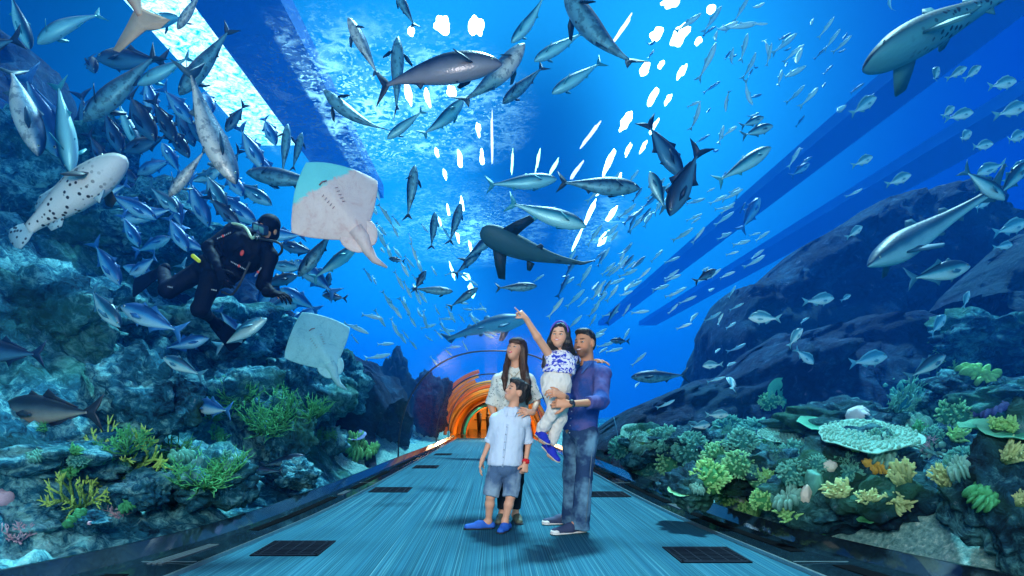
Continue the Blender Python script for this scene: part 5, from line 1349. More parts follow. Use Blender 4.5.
def add_eyes(parent, L, A, s, look=(0, 1, 0)):
    look = nrm(A.T @ np.array(look, float))
    for x in (-1, 1):
        c = L(x*.031, .0725, .000); m = MB(); m.ell(c, (.0110*s,)*3, 14, 10)
        n1 = len(m.f); m.ell(c+look*.0062*s, (.0062*s,)*3, 10, 8)
        me = m.mesh('eye', [M_EYEW, M_IRIS])
        for p in list(me.polygons)[n1:]: p.material_index = 1
        o = bpy.data.objects.new('eye', me); COL.objects.link(o); o.parent = parent
def add_hand(B, w, d, n, s=1.0, curl=(.3, .35, .4, .45), thumb=(.5, .2), side=1, spread=.06, kk=.006):
    """wrist w, direction d of the fingers, n out of the back of the hand, side: which way the thumb leaves"""
    w = np.array(w, float); d = nrm(d); n = np.array(n, float); n = nrm(n-d*(n@d)); u = np.cross(n, d)*side
    B.cone(w, w+d*.03*s, .024*s, .027*s, flat=n, fl=.75, k=.015)
    for q in (-.026, -.009, .009, .026): B.cone(w+d*.02*s+u*q*.6*s, w+d*.088*s+u*q*s, .016*s, .0125*s, k=.014)
    Ls = [(.030, .044, .026, .020), (.010, .049, .030, .021), (-.010, .045, .028, .021), (-.029, .036, .021, .018)]
    for i, (q, a, b, c_) in enumerate(Ls):
        p = w+d*(.088-.006*abs(i-1))*s+u*q*s; ang = 0; dd = nrm(d+u*spread*(1.5-i)); r = (.0092, .0095, .0090, .0080)[i]*s
        for l, ra, rb, cc in ((a, 1, .95, 1.0), (b, .95, .88, 1.15), (c_, .88, .7, .8)):
            ang += curl[i]*cc; e = dd*math.cos(ang)-n*math.sin(ang); p2 = p+e*l*s; B.cone(p, p2, r*ra, r*rb, k=kk); p = p2
    p = w+d*.028*s+u*.024*s; e = nrm(d*.62+u*.75-n*.15-n*thumb[1]*.5)
    for l, ra, rb in ((.038, .0135, .0115), (.032, .0115, .0105), (.025, .0105, .0075)):
        p2 = p+e*l*s; B.cone(p, p2, ra*s, rb*s, k=.009); p = p2; e = nrm(e-u*thumb[0]*.45-n*thumb[1]+d*.15)

def col_mat(name, rough=.55, sss=0.0, bump=0, bscale=300, extra=None):
    t = NT(name); c = t.attr('col', 'Color'); n = t.noise(t.obj(), 40, 3)
    c = t.mix(t.math('MULTIPLY', n, .16), c, (.55, .22, .16))
    kw = {}
    return t.pbr(c, rough, 0, t.bump(t.noise(t.obj(), bscale, 2), bump, .002) if bump else None, .35, Subsurface__Weight=sss, Subsurface__Radius=(.02, .008, .005), Subsurface__Scale=.4)
M_SKIN = col_mat('skin', .5, .0, .1)
M_EYEW = plain('eye_white', (.5, .48, .46), .35); M_IRIS = plain('eye_brown', (.02, .01, .008), .1)
def hair_mat(name, c0, c1):
    t = NT(name); o = t.obj(); mp = t.n('Mapping'); t.set(mp.inputs['Vector'], o); mp.inputs['Scale'].default_value = (220, 220, 14)
    n = t.noise(mp.outputs[0], 1.0, 3, .7)
    return t.pbr(t.ramp(n, [(.35, c0), (.7, c1)]), .38, 0, t.bump(n, .8, .006), .5)
M_HAIRK = hair_mat('hair_black', (.004, .004, .006), (.03, .03, .04))
M_HAIRB = hair_mat('hair_dark_brown', (.012, .006, .004), (.11, .04, .025))
def fabric(name, c, vary=.2, scale=90, rough=.85, pattern=None, bump=.3):
    t = NT(name); o = t.obj(); n = t.noise(o, scale, 3); n2 = t.noise(o, 5, 3)
    cc = t.mix(n, tuple(x*(1-vary) for x in c), tuple(min(1, x*(1+vary)) for x in c))
    if pattern: cc = pattern(t, o, cc)
    return t.pbr(cc, rough, 0, t.bump(t.math('ADD', n, t.math('MULTIPLY', n2, .6)), bump, .006), .2)
def put(me, parent, name=None):
    o = bpy.data.objects.new(name or me.name, me); COL.objects.link(o); o.parent = parent; return o

def torso(B, J, off=0.0, s=1.0, lo=True, chest=(.165, .108, .17), belly=(.138, .100, .15), pel=(.155, .112, .115), sh=.055, fem=0):
    A = J['A']; up = nrm(np.array(J['neck'])-J['pelvis']); A2 = axes_of(A[1]-up*(A[1]@up), up)
    c, p = np.array(J['chest'], float), np.array(J['pelvis'], float)
    B.ell(c, np.array(chest)*s+off, A2, k=.05); B.ell((c+p)/2, np.array(belly)*s+off, A2, k=.06)
    if lo: B.ell(p, np.array(pel)*s+off, A2, k=.05)
    B.cone(J['shl'], J['neck'], sh*s+off, .05*s+off*.6, k=.04); B.cone(J['shr'], J['neck'], sh*s+off, .05*s+off*.6, k=.04)
    if fem:
        for x in (-1, 1): B.ell(c+A2[0]*x*.07*s+A2[1]*.085*s+up*.02, np.array((.055, .05, .055))*s+off, A2, k=.04)
def shoe(name, heel, toe, s, mat, solemat, parent, h=.004, up=(0, 0, 1), ankle=None, low=True, w=.042, canvas=True):
    """shoe from heel to toe, lying on the floor or hanging"""
    heel, toe, up = np.array(heel, float), np.array(toe, float), nrm(up); d = nrm(toe-heel); lt = np.cross(up, d); A = np.array([lt, d, np.cross(d, lt)]); up = A[2]; L = np.linalg.norm(toe-heel)
    B = Blob(.03*s); 
    B.cone(heel+up*.035*s, heel+d*L*.45+up*.036*s, .038*s, .040*s, flat=lt, fl=.85); B.cone(heel+d*L*.45+up*.034*s, toe-d*.03*s+up*.026*s, .042*s, .030*s, flat=lt, fl=w/.036)
    B.ell(heel+d*L*.38+up*.058*s, np.array((.030, .05, .025))*s, A, k=.03)
    if ankle is not None: B.cone(heel+d*.045*s+up*.07*s, heel+d*.04*s+up*.115*s, .028*s, .030*s, k=.01, sub=True)
    B.plane(heel+up*.012*s, -up)
    o = put(B.mesh(name, mat, h), parent, name)
    S = Blob(.01); S.cone(heel+up*.010*s+d*.01, toe+up*.010*s-d*.035*s, .042*s, .042*s, flat=up, fl=.26); S.cone(heel+d*L*.5+up*.010*s, toe-d*.04*s+up*.010*s, .046*s, .046*s, flat=up, fl=.26)
    S.plane(heel, -up)
    put(S.mesh('sole', solemat, h), o, 'sole'); return o, A

def shirt_collar(nk, A, mat, parent, s=1.0):
    l, f, u = A; B = Blob(.006*s); e = lambda x, y, z: nk+s*(l*x+f*y+u*z)
    B.cone(e(0, .005, -.01), e(0, .0, .062), .100*s, .078*s, cut=(1, 1)); B.cone(e(0, .005, -.03), e(0, .0, .085), .094*s, .070*s, sub=True, k=.003)
    B.ell(e(0, .105, .035), np.array((.024, .06, .075))*s, A, sub=True, k=.004)
    for x in (-1, 1): B.cone(e(x*.052, .070, .020), e(x*.048, .125, -.045), .030*s, .012*s, flat=nrm(f*.8+u*.5), fl=.35, k=.008)
    put(B.mesh('collar', mat, .004), parent, 'collar')
# ------------------------------------------------------------------ the family
def PT(px, py, d): return np.array(P(px, py, d))
def body_limbs(B, J, s, legs=True, arms=('l', 'r'), thin=1.0):
    for q in arms:
        if 'el'+q in J: B.chain([J['sh'+q], J['el'+q], J['wr'+q]], [.046*s*thin, .036*s*thin, .024*s*thin], k=.02)
    if legs:
        for q in ('l', 'r'):
            B.chain([J['hip'+q], J['kn'+q]], [.080*s*thin, .052*s*thin], k=.03); k_, a_ = np.array(J['kn'+q]), np.array(J['an'+q])
            B.chain([k_, k_*.68+a_*.32, a_], [.048*s*thin, .052*s*thin, .034*s*thin], k=.02)
            B.chain([a_, J['heel'+q]*.5+J['toe'+q]*.5+np.array((0, 0, .03*s)), J['toe'+q]+np.array((0, 0, .02*s))*0+nrm(J['heel'+q]-J['toe'+q])*.05*s+np.array((0, 0, .02*s))], [.034*s, .030*s, .022*s], k=.02)
            B.cone(a_, J['heel'+q]+nrm(J['toe'+q]-J['heel'+q])*.035*s+np.array((0, 0, .03*s)), .033*s, .028*s, k=.02)
def person(J, s, label, hs, skin, **hk):
    root = empty('person', tuple((J['an_l'] if 'an_l' in J else J['pelvis']))[:2]+(0,)); bpy.context.view_layer.update()
    tag(root, label, 'person'); return root
class Kid: pass
def attach_all(root, objs):
    pass
def new_person(base, label):
    r = empty('person', base); tag(r, label, 'person'); return r
def fix_parent(root):
    """children are modelled in place: cancel the root's offset"""
    inv = Matrix.Translation(-root.location)
    for c in list(root.children): c.matrix_parent_inverse = inv

# fabrics
def violet(t, o, c):  # purple tint of reflected orange light, painted on as blotches
    n = t.noise(o, 4.5, 4, .6, .8); return t.mix(t.ramp(n, [(.45, 0.0), (.62, .55)]), c, (.15, .12, .30))
M_SHIRTM = fabric('shirt_blue_violet', (.02, .075, .30), .3, 60, pattern=violet)
M_COLM = fabric('collar_blue', (.05, .14, .42), .25, 60)
def denim_pat(fade):
    def f(t, o, c):
        n = t.noise(o, 3.5, 4, .6); w = t.n('TexWave', Scale=60.0, Distortion=.5, _bands_direction='Z'); t.set(w.inputs['Vector'], o)
        c = t.mix(t.ramp(n, [(.46, 0.0), (.62, .8)]), c, fade); return t.mix(t.math('MULTIPLY', w.outputs[0], .03), c, (.6, .7, .8))
    return f
M_JEANS = fabric('dark_denim', (.010, .045, .13), .25, 120, pattern=denim_pat((.17, .38, .54)))
M_SHORTS = fabric('washed_denim', (.07, .14, .26), .3, 120, pattern=denim_pat((.32, .45, .56)))
M_SHIRTB = fabric('shirt_pale_blue', (.62, .74, .90), .06, 80)
M_WHITE = fabric('cream_trousers', (.78, .74, .68), .06, 60)
def zigzag(t, o, c):
    w = t.n('TexWave', Scale=14.0, Distortion=6.0, Detail=2.0, _wave_type='BANDS', _bands_direction='DIAGONAL'); t.set(w.inputs['Vector'], o)
    v = t.n('TexVoronoi', Scale=34.0, _distance='MANHATTAN'); t.set(v.inputs['Vector'], o)
    k = t.math('MULTIPLY', t.ramp(v.outputs[0], [(.30, 0.0), (.36, 1.0), (.50, 1.0), (.56, 0.0)]), t.ramp(w.outputs[0], [(.35, 0.0), (.55, 1.0)]))
    return t.mix(t.math('MULTIPLY', k, .85), c, (.10, .17, .17))
M_BLOUSE = fabric('blouse_patterned', (.72, .74, .68), .06, 80, pattern=zigzag)
def floral(t, o, c):
    v = t.n('TexVoronoi', Scale=24.0); t.set(v.inputs['Vector'], o); n = t.noise(o, 26, 2, .5, 1.5)
    return t.mix(t.ramp(n, [(.50, 0.0), (.54, 1.0)]), c, (.03, .06, .55))
M_FLORAL = fabric('blouse_blue_flowers', (.80, .80, .86), .05, 80, pattern=floral)
M_LEG = fabric('black_leggings', (.012, .02, .03), .2)
M_BSHOE = plain('blue_suede', (.02, .14, .62), .7, bump=.3, scale=150); M_BSHOE2 = plain('royal_canvas', (.01, .03, .48), .8, bump=.3, scale=150)
M_NAVY = plain('navy_canvas', (.03, .05, .12), .8, bump=.3, scale=200); M_RUBW = plain('white_rubber', (.78, .78, .76), .5, vary=.06); M_RUBD = plain('dark_rubber', (.02, .03, .05), .6)
M_TAN = plain('rope_sole', (.62, .50, .40), .8); M_RED = plain('red_plastic', (.75, .01, .02), .35); M_STEEL = plain('watch_steel', (.2, .22, .24), .25, .9)
M_BUTTON = plain('button', (.45, .5, .6), .4); M_OLIVE = plain('olive_flat_shoe', (.10, .12, .08), .6); M_BELT = plain('belt', (.05, .04, .05), .5)
M_LACE = plain('white_lace', (.85, .85, .83), .7)
SK1, SK2 = (.66, .30, .17), (.78, .40, .26)

# --- the man
fw = nrm((-.75, -.62, 0)); lt = nrm(np.cross((0, 0, 1), fw)); A = axes_of(fw)
J = dict(A=A, pelvis=PT(580, 430, 4.80), chest=PT(585, 388, 4.80), neck=PT(587.5, 367, 4.80))
ct = PT(587, 375.5, 4.80); J['shl'] = ct+lt*.165; J['shr'] = ct-lt*.165
J['ell'] = PT(600.5, 402, 4.50); J['wrl'] = PT(569, 404, 4.24); J['elr'] = PT(572, 401, 4.84); J['wrr'] = PT(563, 396, 4.24)
J['hipl'] = PT(587, 436, 4.72); J['hipr'] = PT(574, 436, 4.88); J['knl'] = PT(584, 478, 4.64); J['knr'] = PT(571, 477, 4.90)
J['anl'] = PT(580, 520, 4.64); J['anr'] = PT(570.5, 514, 4.97)
g0 = lambda px, py: np.array(P(px, py, F*EYE/(py-CY)))
J['heell'] = np.array((.735, 4.66, 0)); J['toel'] = J['heell']+nrm((-.93, -.36, 0))*.295; J['heelr'] = np.array((.70, 5.03, 0)); J['toer'] = J['heelr']+nrm((-.97, -.22, 0))*.285
man = new_person((.71, 4.8, 0), 'man in a blue shirt and faded jeans holding the girl')
s = 1.0; B = Blob(.02)
torso(B, J, 0, s); body_limbs(B, J, s)
hc = PT(584.5, 343.5, 4.74); HA = axes_of((-.66, -.75, .04), (-.04, 0, 1)); L = add_head(B, hc, HA, 1.02, stubble=True, smile=1, lip=(.5, .2, .17), skin=SK1)
B.cone(J['neck']-np.array((0, 0, .02)), L(0, -.025, -.05), .062, .056, k=.03)
add_hand(B, J['wrl'], nrm((-.96, -.02, .10)), (-.05, -1, .15), 1.0, curl=(.65, .7, .75, .8), thumb=(.3, .1), side=1)
add_hand(B, J['wrr'], nrm((-.80, -.30, .25)), (-.15, -.85, .6), .92, curl=(.6, .65, .7, .75), thumb=(.4, .2), side=-1)
put(B.mesh('body', M_SKIN, .0055, SK1), man, 'body'); add_eyes(man, L, HA, .97, (.1, 1, .05))
B = Blob(.02)      # short hair
B.ell(L(0, -.020, .046), np.array((.080, .093, .083)), HA); B.ell(L(0, .035, .095), np.array((.062, .055, .028)), HA, k=.03); B.ell(L(0, -.06, .0), np.array((.066, .05, .07)), HA, k=.02)
B.ell(L(0, .095, -.01), np.array((.075, .070, .088)), HA, sub=True, k=.012); B.ell(L(0, .0, -.115), np.array((.1, .12, .075)), HA, sub=True, k=.01)
for x in (-1, 1): B.ell(L(x*.082, .012, -.02), np.array((.03, .032, .045)), HA, sub=True, k=.01)
put(B.mesh('hair', M_HAIRK, .0045, wrinkle=(.003, 70, .2)), man, 'hair')
B = Blob(.025)     # shirt
torso(B, J, .018, s, lo=False, belly=(.14, .108, .17)); 
B.ell(J['pelvis']+np.array((0, 0, .03)), (.160, .124, .13), A, k=.05)
B.chain([J['shl'], J['ell'], J['ell']*.68+J['wrl']*.32], [.070, .062, .050], k=.03, cut=(0, 1)); B.chain([J['shr'], J['elr'], J['elr']*.35+J['wrr']*.65], [.066, .054, .042], k=.03)
B.plane(J['pelvis']+np.array((0, 0, -.005)), (-.05, 0, -1))
B.cone(J['neck']+np.array((0, 0, .085)), J['neck']+np.array((0, 0, .0)), .062, .060, k=.01, sub=True)
sh = put(B.mesh('shirt', M_SHIRTM, .006, wrinkle=(.007, 16)), man, 'shirt')
shirt_collar(J['neck']-np.array((0, 0, .012)), A, M_COLM, man)
B = Blob(.006)     # rolled cuff
a, b = J['ell']*.70+J['wrl']*.30, J['ell']*.58+J['wrl']*.42; B.cone(a, b, .055, .053, cut=(1, 1)); put(B.mesh('rolled_cuff', M_SHIRTM, .005), man, 'rolled_cuff')
b_ = MB()
for k in range(6):
    z = .30-.075*k; q = J['pelvis']*(1-(z+.05)/.45)+J['chest']*((z+.05)/.45); b_.ell(q+fw*(.132 if k < 4 else .128)+np.array((0, 0, 0)), (.006, .006, .006), 8, 6)
b_.build('buttons', M_BUTTON, man)
B = Blob(.03)      # jeans
B.ell(J['pelvis']-np.array((0, 0, .02)), (.150, .115, .10), A, k=.04)
for q in 'lr':
    B.chain([J['hip'+q], J['kn'+q], J['an'+q]-np.array((0, 0, .075))], [.100, .068, .080], k=.03, cut=(0, 1))
put(B.mesh('jeans', M_JEANS, .006, wrinkle=(.009, 14)), man, 'jeans')
m = MB(); m.tube([J['hipl']+nrm((.5, -1, 0))*.09, J['knl']+nrm((.5, -1, 0))*.078, J['anl']+nrm((.5, -1, 0))*.086], .003, 5); m.build('side_seam', plain('seam_thread', (.16, .24, .32), .8), man)
for q in 'lr':
    o, SA = shoe('sneaker', J['heel'+q], J['toe'+q], 1.0, M_NAVY, M_RUBW, man)
    Lq = np.linalg.norm(J['toe'+q]-J['heel'+q]); d = SA[1]
    B = Blob(.01); B.ell(J['toe'+q]-d*.035+np.array((0, 0, .022)), (.044, .042, .026), SA); B.plane(J['toe'+q]+np.array((0, 0, .008)), (0, 0, -1)); B.plane(J['toe'+q]-d*.055, -d); put(B.mesh('toe_cap', M_RUBW, .004), o, 'toe_cap')
    m = MB()
    for k in range(4):
        c = J['heel'+q]+d*(Lq*.48+.028*k)+np.array((0, 0, .078-.011*k)); m.tube([c-SA[0]*.026-np.array((0, 0, .01)), c+np.array((0, 0, .002)), c+SA[0]*.026-np.array((0, 0, .01))], .004, 5)
    m.build('laces', M_LACE, o)
w = J['wrl']; d = nrm(J['ell']-w); m = MB(); m.tube([w+d*.012, w+d*.035], [.032, .033], 14); o = m.build('watch_strap', M_STEEL, man)
MB().tube([w+d*.024+np.array((0, -.028, .012)), w+d*.024+np.array((0, -.042, .016))], .019, 14).build('watch_face', M_RUBD, o)
fix_parent(man)

# --- the girl on his arm
fw = nrm((-.45, -.88, 0)); lt = nrm(np.cross((0, 0, 1), fw)); A = axes_of(fw)
g = .70
J = dict(A=A, pelvis=PT(556, 386, 4.50), chest=PT(561, 366, 4.52), neck=PT(562, 354.5, 4.54))
J['shr'] = PT(552, 359, 4.52); J['shl'] = PT(572, 359, 4.60); J['elr'] = PT(537, 336.5, 4.40); J['wrr'] = PT(526, 318.5, 4.34)
J['ell'] = PT(585, 362, 4.98); J['wrl'] = PT(597, 361, 4.92)
J['hipr'] = PT(551, 390, 4.46); J['hipl'] = PT(561, 390, 4.52); J['knr'] = PT(555, 410, 4.36); J['anr'] = PT(540, 431, 4.46); J['knl'] = PT(560, 418, 4.44); J['anl'] = PT(551, 443, 4.50)
J['heelr'] = PT(537, 436.5, 4.46); J['toer'] = PT(546.5, 444, 4.33); J['heell'] = PT(543.5, 448, 4.50); J['toel'] = PT(556.5, 461.5, 4.36)
girl = new_person((.47, 4.5, 0), 'small girl carried by the man, pointing up with one arm')
B = Blob(.014); torso(B, J, 0, g, chest=(.145, .10, .15)); s = g
B.chain([J['shr'], J['elr'], J['wrr']], [.036, .030, .021], k=.015); B.chain([J['shl'], J['ell'], J['wrl']], [.034, .028, .020], k=.015)
for q in 'lr':
    B.chain([J['hip'+q], J['kn'+q], J['an'+q]], [.06, .042, .027], k=.02); B.chain([J['an'+q], (J['heel'+q]+J['toe'+q])/2, J['toe'+q]*.8+J['heel'+q]*.2], [.026, .022, .018], k=.015)
hc = PT(560, 336.5, 4.50); HA = axes_of((-.36, -.92, .14), (.08, 0, 1)); L = add_head(B, hc, HA, .90, child=1, fem=False, smile=.7, lip=(.66, .24, .22))
B.cone(J['neck']-np.array((0, 0, .02)), L(0, -.025, -.05), .036, .037, k=.02)
add_hand(B, J['wrr'], nrm((-.62, -.25, .72)), nrm((.5, -.6, .55)), .72, curl=(.02, 1.15, 1.2, 1.2), thumb=(.6, .5), side=1, kk=.004)
add_hand(B, J['wrl'], nrm((.85, -.35, -.1)), (.1, .1, 1), .68, curl=(.3, .3, .3, .3), thumb=(.3, .2), side=-1, kk=.004)
put(B.mesh('body', M_SKIN, .0045, SK2), girl, 'body'); add_eyes(girl, L, HA, .92, (-.1, 1, .35))
B = Blob(.02)      # hair
B.ell(L(0, -.022, .045), np.array((.082, .095, .083))*.92, HA); B.ell(L(0, .092, -.022), np.array((.056, .062, .078))*.92, HA, sub=True, k=.015)
for x, q in ((-1, 1.0), (1, 1.0)):
    B.chain([L(x*.060, .01, .03), L(x*.072, .0, -.05), PT(552 if x < 0 else 574, 358, 4.60), PT(548.5 if x < 0 else 578, 369 if x < 0 else 362, 4.58)] if True else 0, [.030, .034, .032, .016], k=.025)
B.chain([L(0, -.05, .0), L(0, -.07, -.08), PT(566, 364, 4.66)], [.06, .06, .04], k=.03)
B.chain([L(-.055, -.02, -.03), PT(549, 348, 4.54), PT(546, 358, 4.52), PT(545, 366, 4.52), PT(547.5, 370, 4.52)], [.03, .028, .026, .024, .010], k=.02)
put(B.mesh('hair', M_HAIRK, .0045, wrinkle=(.0035, 60, .12)), girl, 'hair')
m = MB(); m.tube([L(.079*math.cos(a), .035+.01*math.sin(a), .03+.098*math.sin(a)) for a in np.linspace(0, PI, 14)], .007, 6); m.build('headband', plain('violet_headband', (.10, .06, .45), .5), girl)
B = Blob(.016); torso(B, J, .018, g, lo=False, chest=(.145, .10, .15)); B.ell(J['pelvis']+np.array((0, 0, .10)), (.112, .10, .09), A, k=.03)
B.cone(J['shr'], J['shr']*.75+J['elr']*.25, .042, .040, k=.02, cut=(0, 1)); B.cone(J['shl'], J['shl']*.7+J['ell']*.3, .042, .040, k=.02)
B.cone(J['neck']+np.array((0, 0, .08)), J['neck'], .040, .040, k=.008, sub=True); B.plane(J['pelvis']+np.array((0, 0, .105)), (-.1, 0, -1)); B.p = B.p
put(B.mesh('blouse', M_FLORAL, .005, wrinkle=(.004, 26)), girl, 'blouse')
B = Blob(.02); B.ell(J['pelvis']+np.array((0, 0, .01)), (.124, .104, .100), A); B.ell(J['pelvis']+np.array((0, 0, .06)), (.120, .10, .09), A, k=.03)
B.chain([J['hipr'], J['knr'], J['anr']*.75+J['knr']*.25, J['anr']+nrm(J['knr']-J['anr'])*.01], [.074, .054, .046, .040], k=.02, cut=(0, 0)); B.chain([J['hipl'], J['knl'], J['anl']], [.074, .054, .040], k=.02)
put(B.mesh('trousers', M_WHITE, .005, wrinkle=(.008, 24)), girl, 'trousers')
for q in 'lr':
    shoe('slip_on_shoe', J['heel'+q], J['toe'+q]+nrm(J['toe'+q]-J['heel'+q])*.02, .72, M_BSHOE2, M_TAN, girl, .0035, up=nrm((.55, -.45, .75)), w=.044)
fix_parent(girl)

# --- the woman
fw = nrm((-.25, -.97, 0)); lt = nrm(np.cross((0, 0, 1), fw)); A = axes_of(fw); wd = 5.12
J = dict(A=A, pelvis=PT(512, 432, wd), chest=PT(513, 392, wd), neck=PT(515, 374, wd))
J['shr'] = PT(498.5, 381, wd); J['shl'] = PT(528.5, 381, wd); J['elr'] = PT(491, 405, wd+.02); J['wrr'] = PT(497, 425, wd-.12); J['ell'] = PT(537, 402, wd-.02); J['wrl'] = PT(533, 412.5, wd-.34)
J['hipr'] = PT(505, 440, wd); J['hipl'] = PT(519, 440, wd); J['knr'] = PT(503, 482, wd-.03); J['knl'] = PT(517, 482, wd-.03); J['anr'] = PT(502, 515, wd); J['anl'] = PT(515.5, 515, wd)
J['heelr'] = np.array((.075, wd+.06, 0)); J['toer'] = np.array((.025, wd-.17, 0)); J['heell'] = np.array((.19, wd+.06, 0)); J['toel'] = np.array((.22, wd-.17, 0))
woman = new_person((.15, wd, 0), 'woman with long dark hair in a pale patterned blouse')
J['neck'] = PT(516, 371, wd); s = .95; B = Blob(.02); torso(B, J, 0, s, chest=(.145, .095, .16), belly=(.118, .09, .15), pel=(.155, .11, .12), sh=.045, fem=1); body_limbs(B, J, .95, thin=.88)
hc = PT(516, 349.8, wd-.04); HA = axes_of((-.48, -.80, .30), (.10, -.05, 1)); L = add_head(B, hc, HA, .94, fem=True, lip=(.70, .06, .10))
B.cone(J['neck']-np.array((0, 0, .03)), L(0, -.025, -.05), .048, .045, k=.03)
add_hand(B, J['wrl'], nrm((-.80, -.55, .05)), (.0, -.75, .65), .90, curl=(.25, .28, .3, .35), thumb=(.2, .1), side=-1, spread=.12)
add_hand(B, J['wrr'], nrm((.1, -.2, -1)), (-1, -.2, 0), .9)
put(B.mesh('body', M_SKIN, .0055, SK2), woman, 'body'); add_eyes(woman, L, HA, .94, (-.05, 1, .15))
B = Blob(.02)
B.ell(L(0, -.022, .046), np.array((.083, .096, .086))*.95, HA); B.ell(L(0, .100, -.028), np.array((.054, .072, .078))*.95, HA, sub=True, k=.012)
B.ell(L(0, .060, .060), np.array((.056, .034, .030)), HA, k=.03)
Z = lambda px, py, dd: PT(px, py, wd+dd)
B.chain([L(-.066, .01, .02), Z(506.5, 366, -.08), Z(504.5, 378, -.14), Z(505, 390, -.15)], [.026, .026, .026, .012], k=.02)
B.chain([L(.066, .0, .02), Z(524, 368, -.06), Z(526.5, 382, -.12), Z(528, 397, -.13), Z(527, 404, -.13)], [.030, .034, .036, .028, .012], k=.025)
B.chain([L(.05, -.04, .0), Z(521, 372, .0), Z(523, 388, -.08)], [.05, .05, .03], k=.03)
B.chain([L(0, -.06, .0), Z(517, 372, .09), Z(516, 392, .12)], [.07, .075, .05], k=.03)
put(B.mesh('hair', M_HAIRB, .005, wrinkle=(.004, 60, .10)), woman, 'hair')
B = Blob(.025); torso(B, J, .020, s, lo=True, chest=(.15, .10, .16), belly=(.13, .10, .15), pel=(.165, .12, .12), sh=.045, fem=1)
B.chain([J['shr'], J['elr']], [.056, .060], k=.03, cut=(0, 1)); B.chain([J['shl'], J['ell']*.95+J['shl']*.05], [.056, .064], k=.03, cut=(0, 1))
B.plane(J['pelvis']-np.array((0, 0, .06)), (0, 0, -1)); B.cone(J['neck']+np.array((0, 0, .08)), J['neck']-np.array((0, 0, .01)), .055, .055, k=.01, sub=True)
B.cone(J['neck']+fw*.10+np.array((0, 0, .03)), J['chest']+fw*.14+np.array((0, 0, .03)), .03, .012, k=.01, sub=True)
put(B.mesh('blouse', M_BLOUSE, .006, wrinkle=(.006, 18)), woman, 'blouse')
m = MB(); m.tube([J['neck']+lt*.05+fw*.05, J['neck']+fw*.105-np.array((0, 0, .07)), J['chest']+fw*.13+np.array((0, 0, .02)), J['neck']+fw*.105-np.array((0, 0, .07))-lt*.006, J['neck']-lt*.05+fw*.05], .003, 5); m.build('necklace', plain('gold_chain', (.6, .42, .15), .3, .9), woman)
B = Blob(.03)
B.ell(J['pelvis']-np.array((0, 0, .03)), (.152, .112, .11), A)
for q in 'lr': B.chain([J['hip'+q], J['kn'+q], J['kn'+q]*.2+J['an'+q]*.8], [.088, .058, .045], k=.03, cut=(0, 1))
put(B.mesh('leggings', M_LEG, .006), woman, 'leggings')
for q in 'lr': shoe('flat_shoe', J['heel'+q], J['toe'+q], .88, M_OLIVE, M_RUBD, woman)
fix_parent(woman)

# --- the boy
bd = 4.78; fw = nrm((-.18, -.98, 0)); lt = nrm(np.cross((0, 0, 1), fw)); A = axes_of(fw)
J = dict(A=A, pelvis=PT(504.5, 466, bd), chest=PT(508.5, 431, bd), neck=PT(512, 411, bd))
J['shr'] = PT(497, 420, bd); J['shl'] = PT(523.5, 420, bd+.02); J['elr'] = PT(489.5, 442, bd+.05); J['wrr'] = PT(482.5, 459, bd-.02); J['ell'] = PT(528.5, 443, bd+.05); J['wrl'] = PT(525.5, 463, bd-.04)
J['hipr'] = PT(496, 472, bd); J['hipl'] = PT(512.5, 472, bd); J['knr'] = PT(490.5, 496, bd-.03); J['knl'] = PT(510.5, 497, bd-.06); J['anr'] = PT(488.5, 521, bd+.02); J['anl'] = PT(505, 521, bd-.06)
J['heelr'] = np.array((-.03, bd+.02, 0)); J['toer'] = J['heelr']+nrm((-1, -.16, 0))*.235; J['heell'] = np.array((.115, bd+.0, 0)); J['toel'] = np.array((.035, bd-.20, 0))
boy = new_person((.05, bd, 0), 'boy in a pale blue shirt and denim shorts looking up')
s = .80; B = Blob(.018); torso(B, J, 0, s, chest=(.15, .10, .165)); body_limbs(B, J, s, thin=.92)
hc = PT(515.5, 391.5, bd-.02); HA = axes_of((-.78, -.50, .36), (.30, 0, 1)); L = add_head(B, hc, HA, .90, child=.6, smile=.8, lip=(.62, .28, .25))
B.cone(J['neck']-np.array((0, 0, .02)), L(0, -.028, -.05), .042, .042, k=.025)
add_hand(B, J['wrr'], nrm((-.30, -.1, -1)), nrm((-1, .1, .2)), .80, curl=(.25, .3, .3, .35), thumb=(.1, .2), side=-1, kk=.005)
add_hand(B, J['wrl'], nrm((-.10, -.35, -1)), nrm((.5, -1, .2)), .80, curl=(1.1, 1.2, 1.2, 1.2), thumb=(.6, .5), side=-1, kk=.005)
put(B.mesh('body', M_SKIN, .005, SK2), boy, 'body'); add_eyes(boy, L, HA, .90, (0, 1, .1))
B = Blob(.02)
B.ell(L(0, -.026, .040), np.array((.084, .098, .086))*.92, HA); B.ell(L(0, -.07, -.015), np.array((.072, .05, .07)), HA, k=.03); B.ell(L(.0, .045, .088), np.array((.06, .045, .030)), HA, k=.03)
B.ell(L(0, .105, -.015), np.array((.075, .075, .085)), HA, sub=True, k=.012)
for x in (-1, 1):
    B.cone(L(x*.066, .03, .05), L(x*.070, .040, .005), .018, .006, k=.012); B.ell(L(x*.085, .015, -.035), np.array((.03, .04, .05)), HA, sub=True, k=.008)
for k in range(14):
    a = k*.9; B.cone(L(.055*math.cos(a), -.045+.04*math.sin(a), .085), L(.088*math.cos(a), -.055+.085*math.sin(a), .105-.04*(k % 3)), .022, .005, k=.012)
B.chain([L(.02, .04, .10), L(.03, .078, .085), L(.04, .092, .06)], [.022, .016, .006], k=.012)
put(B.mesh('hair', M_HAIRK, .0045, wrinkle=(.0035, 60, .4)), boy, 'hair')
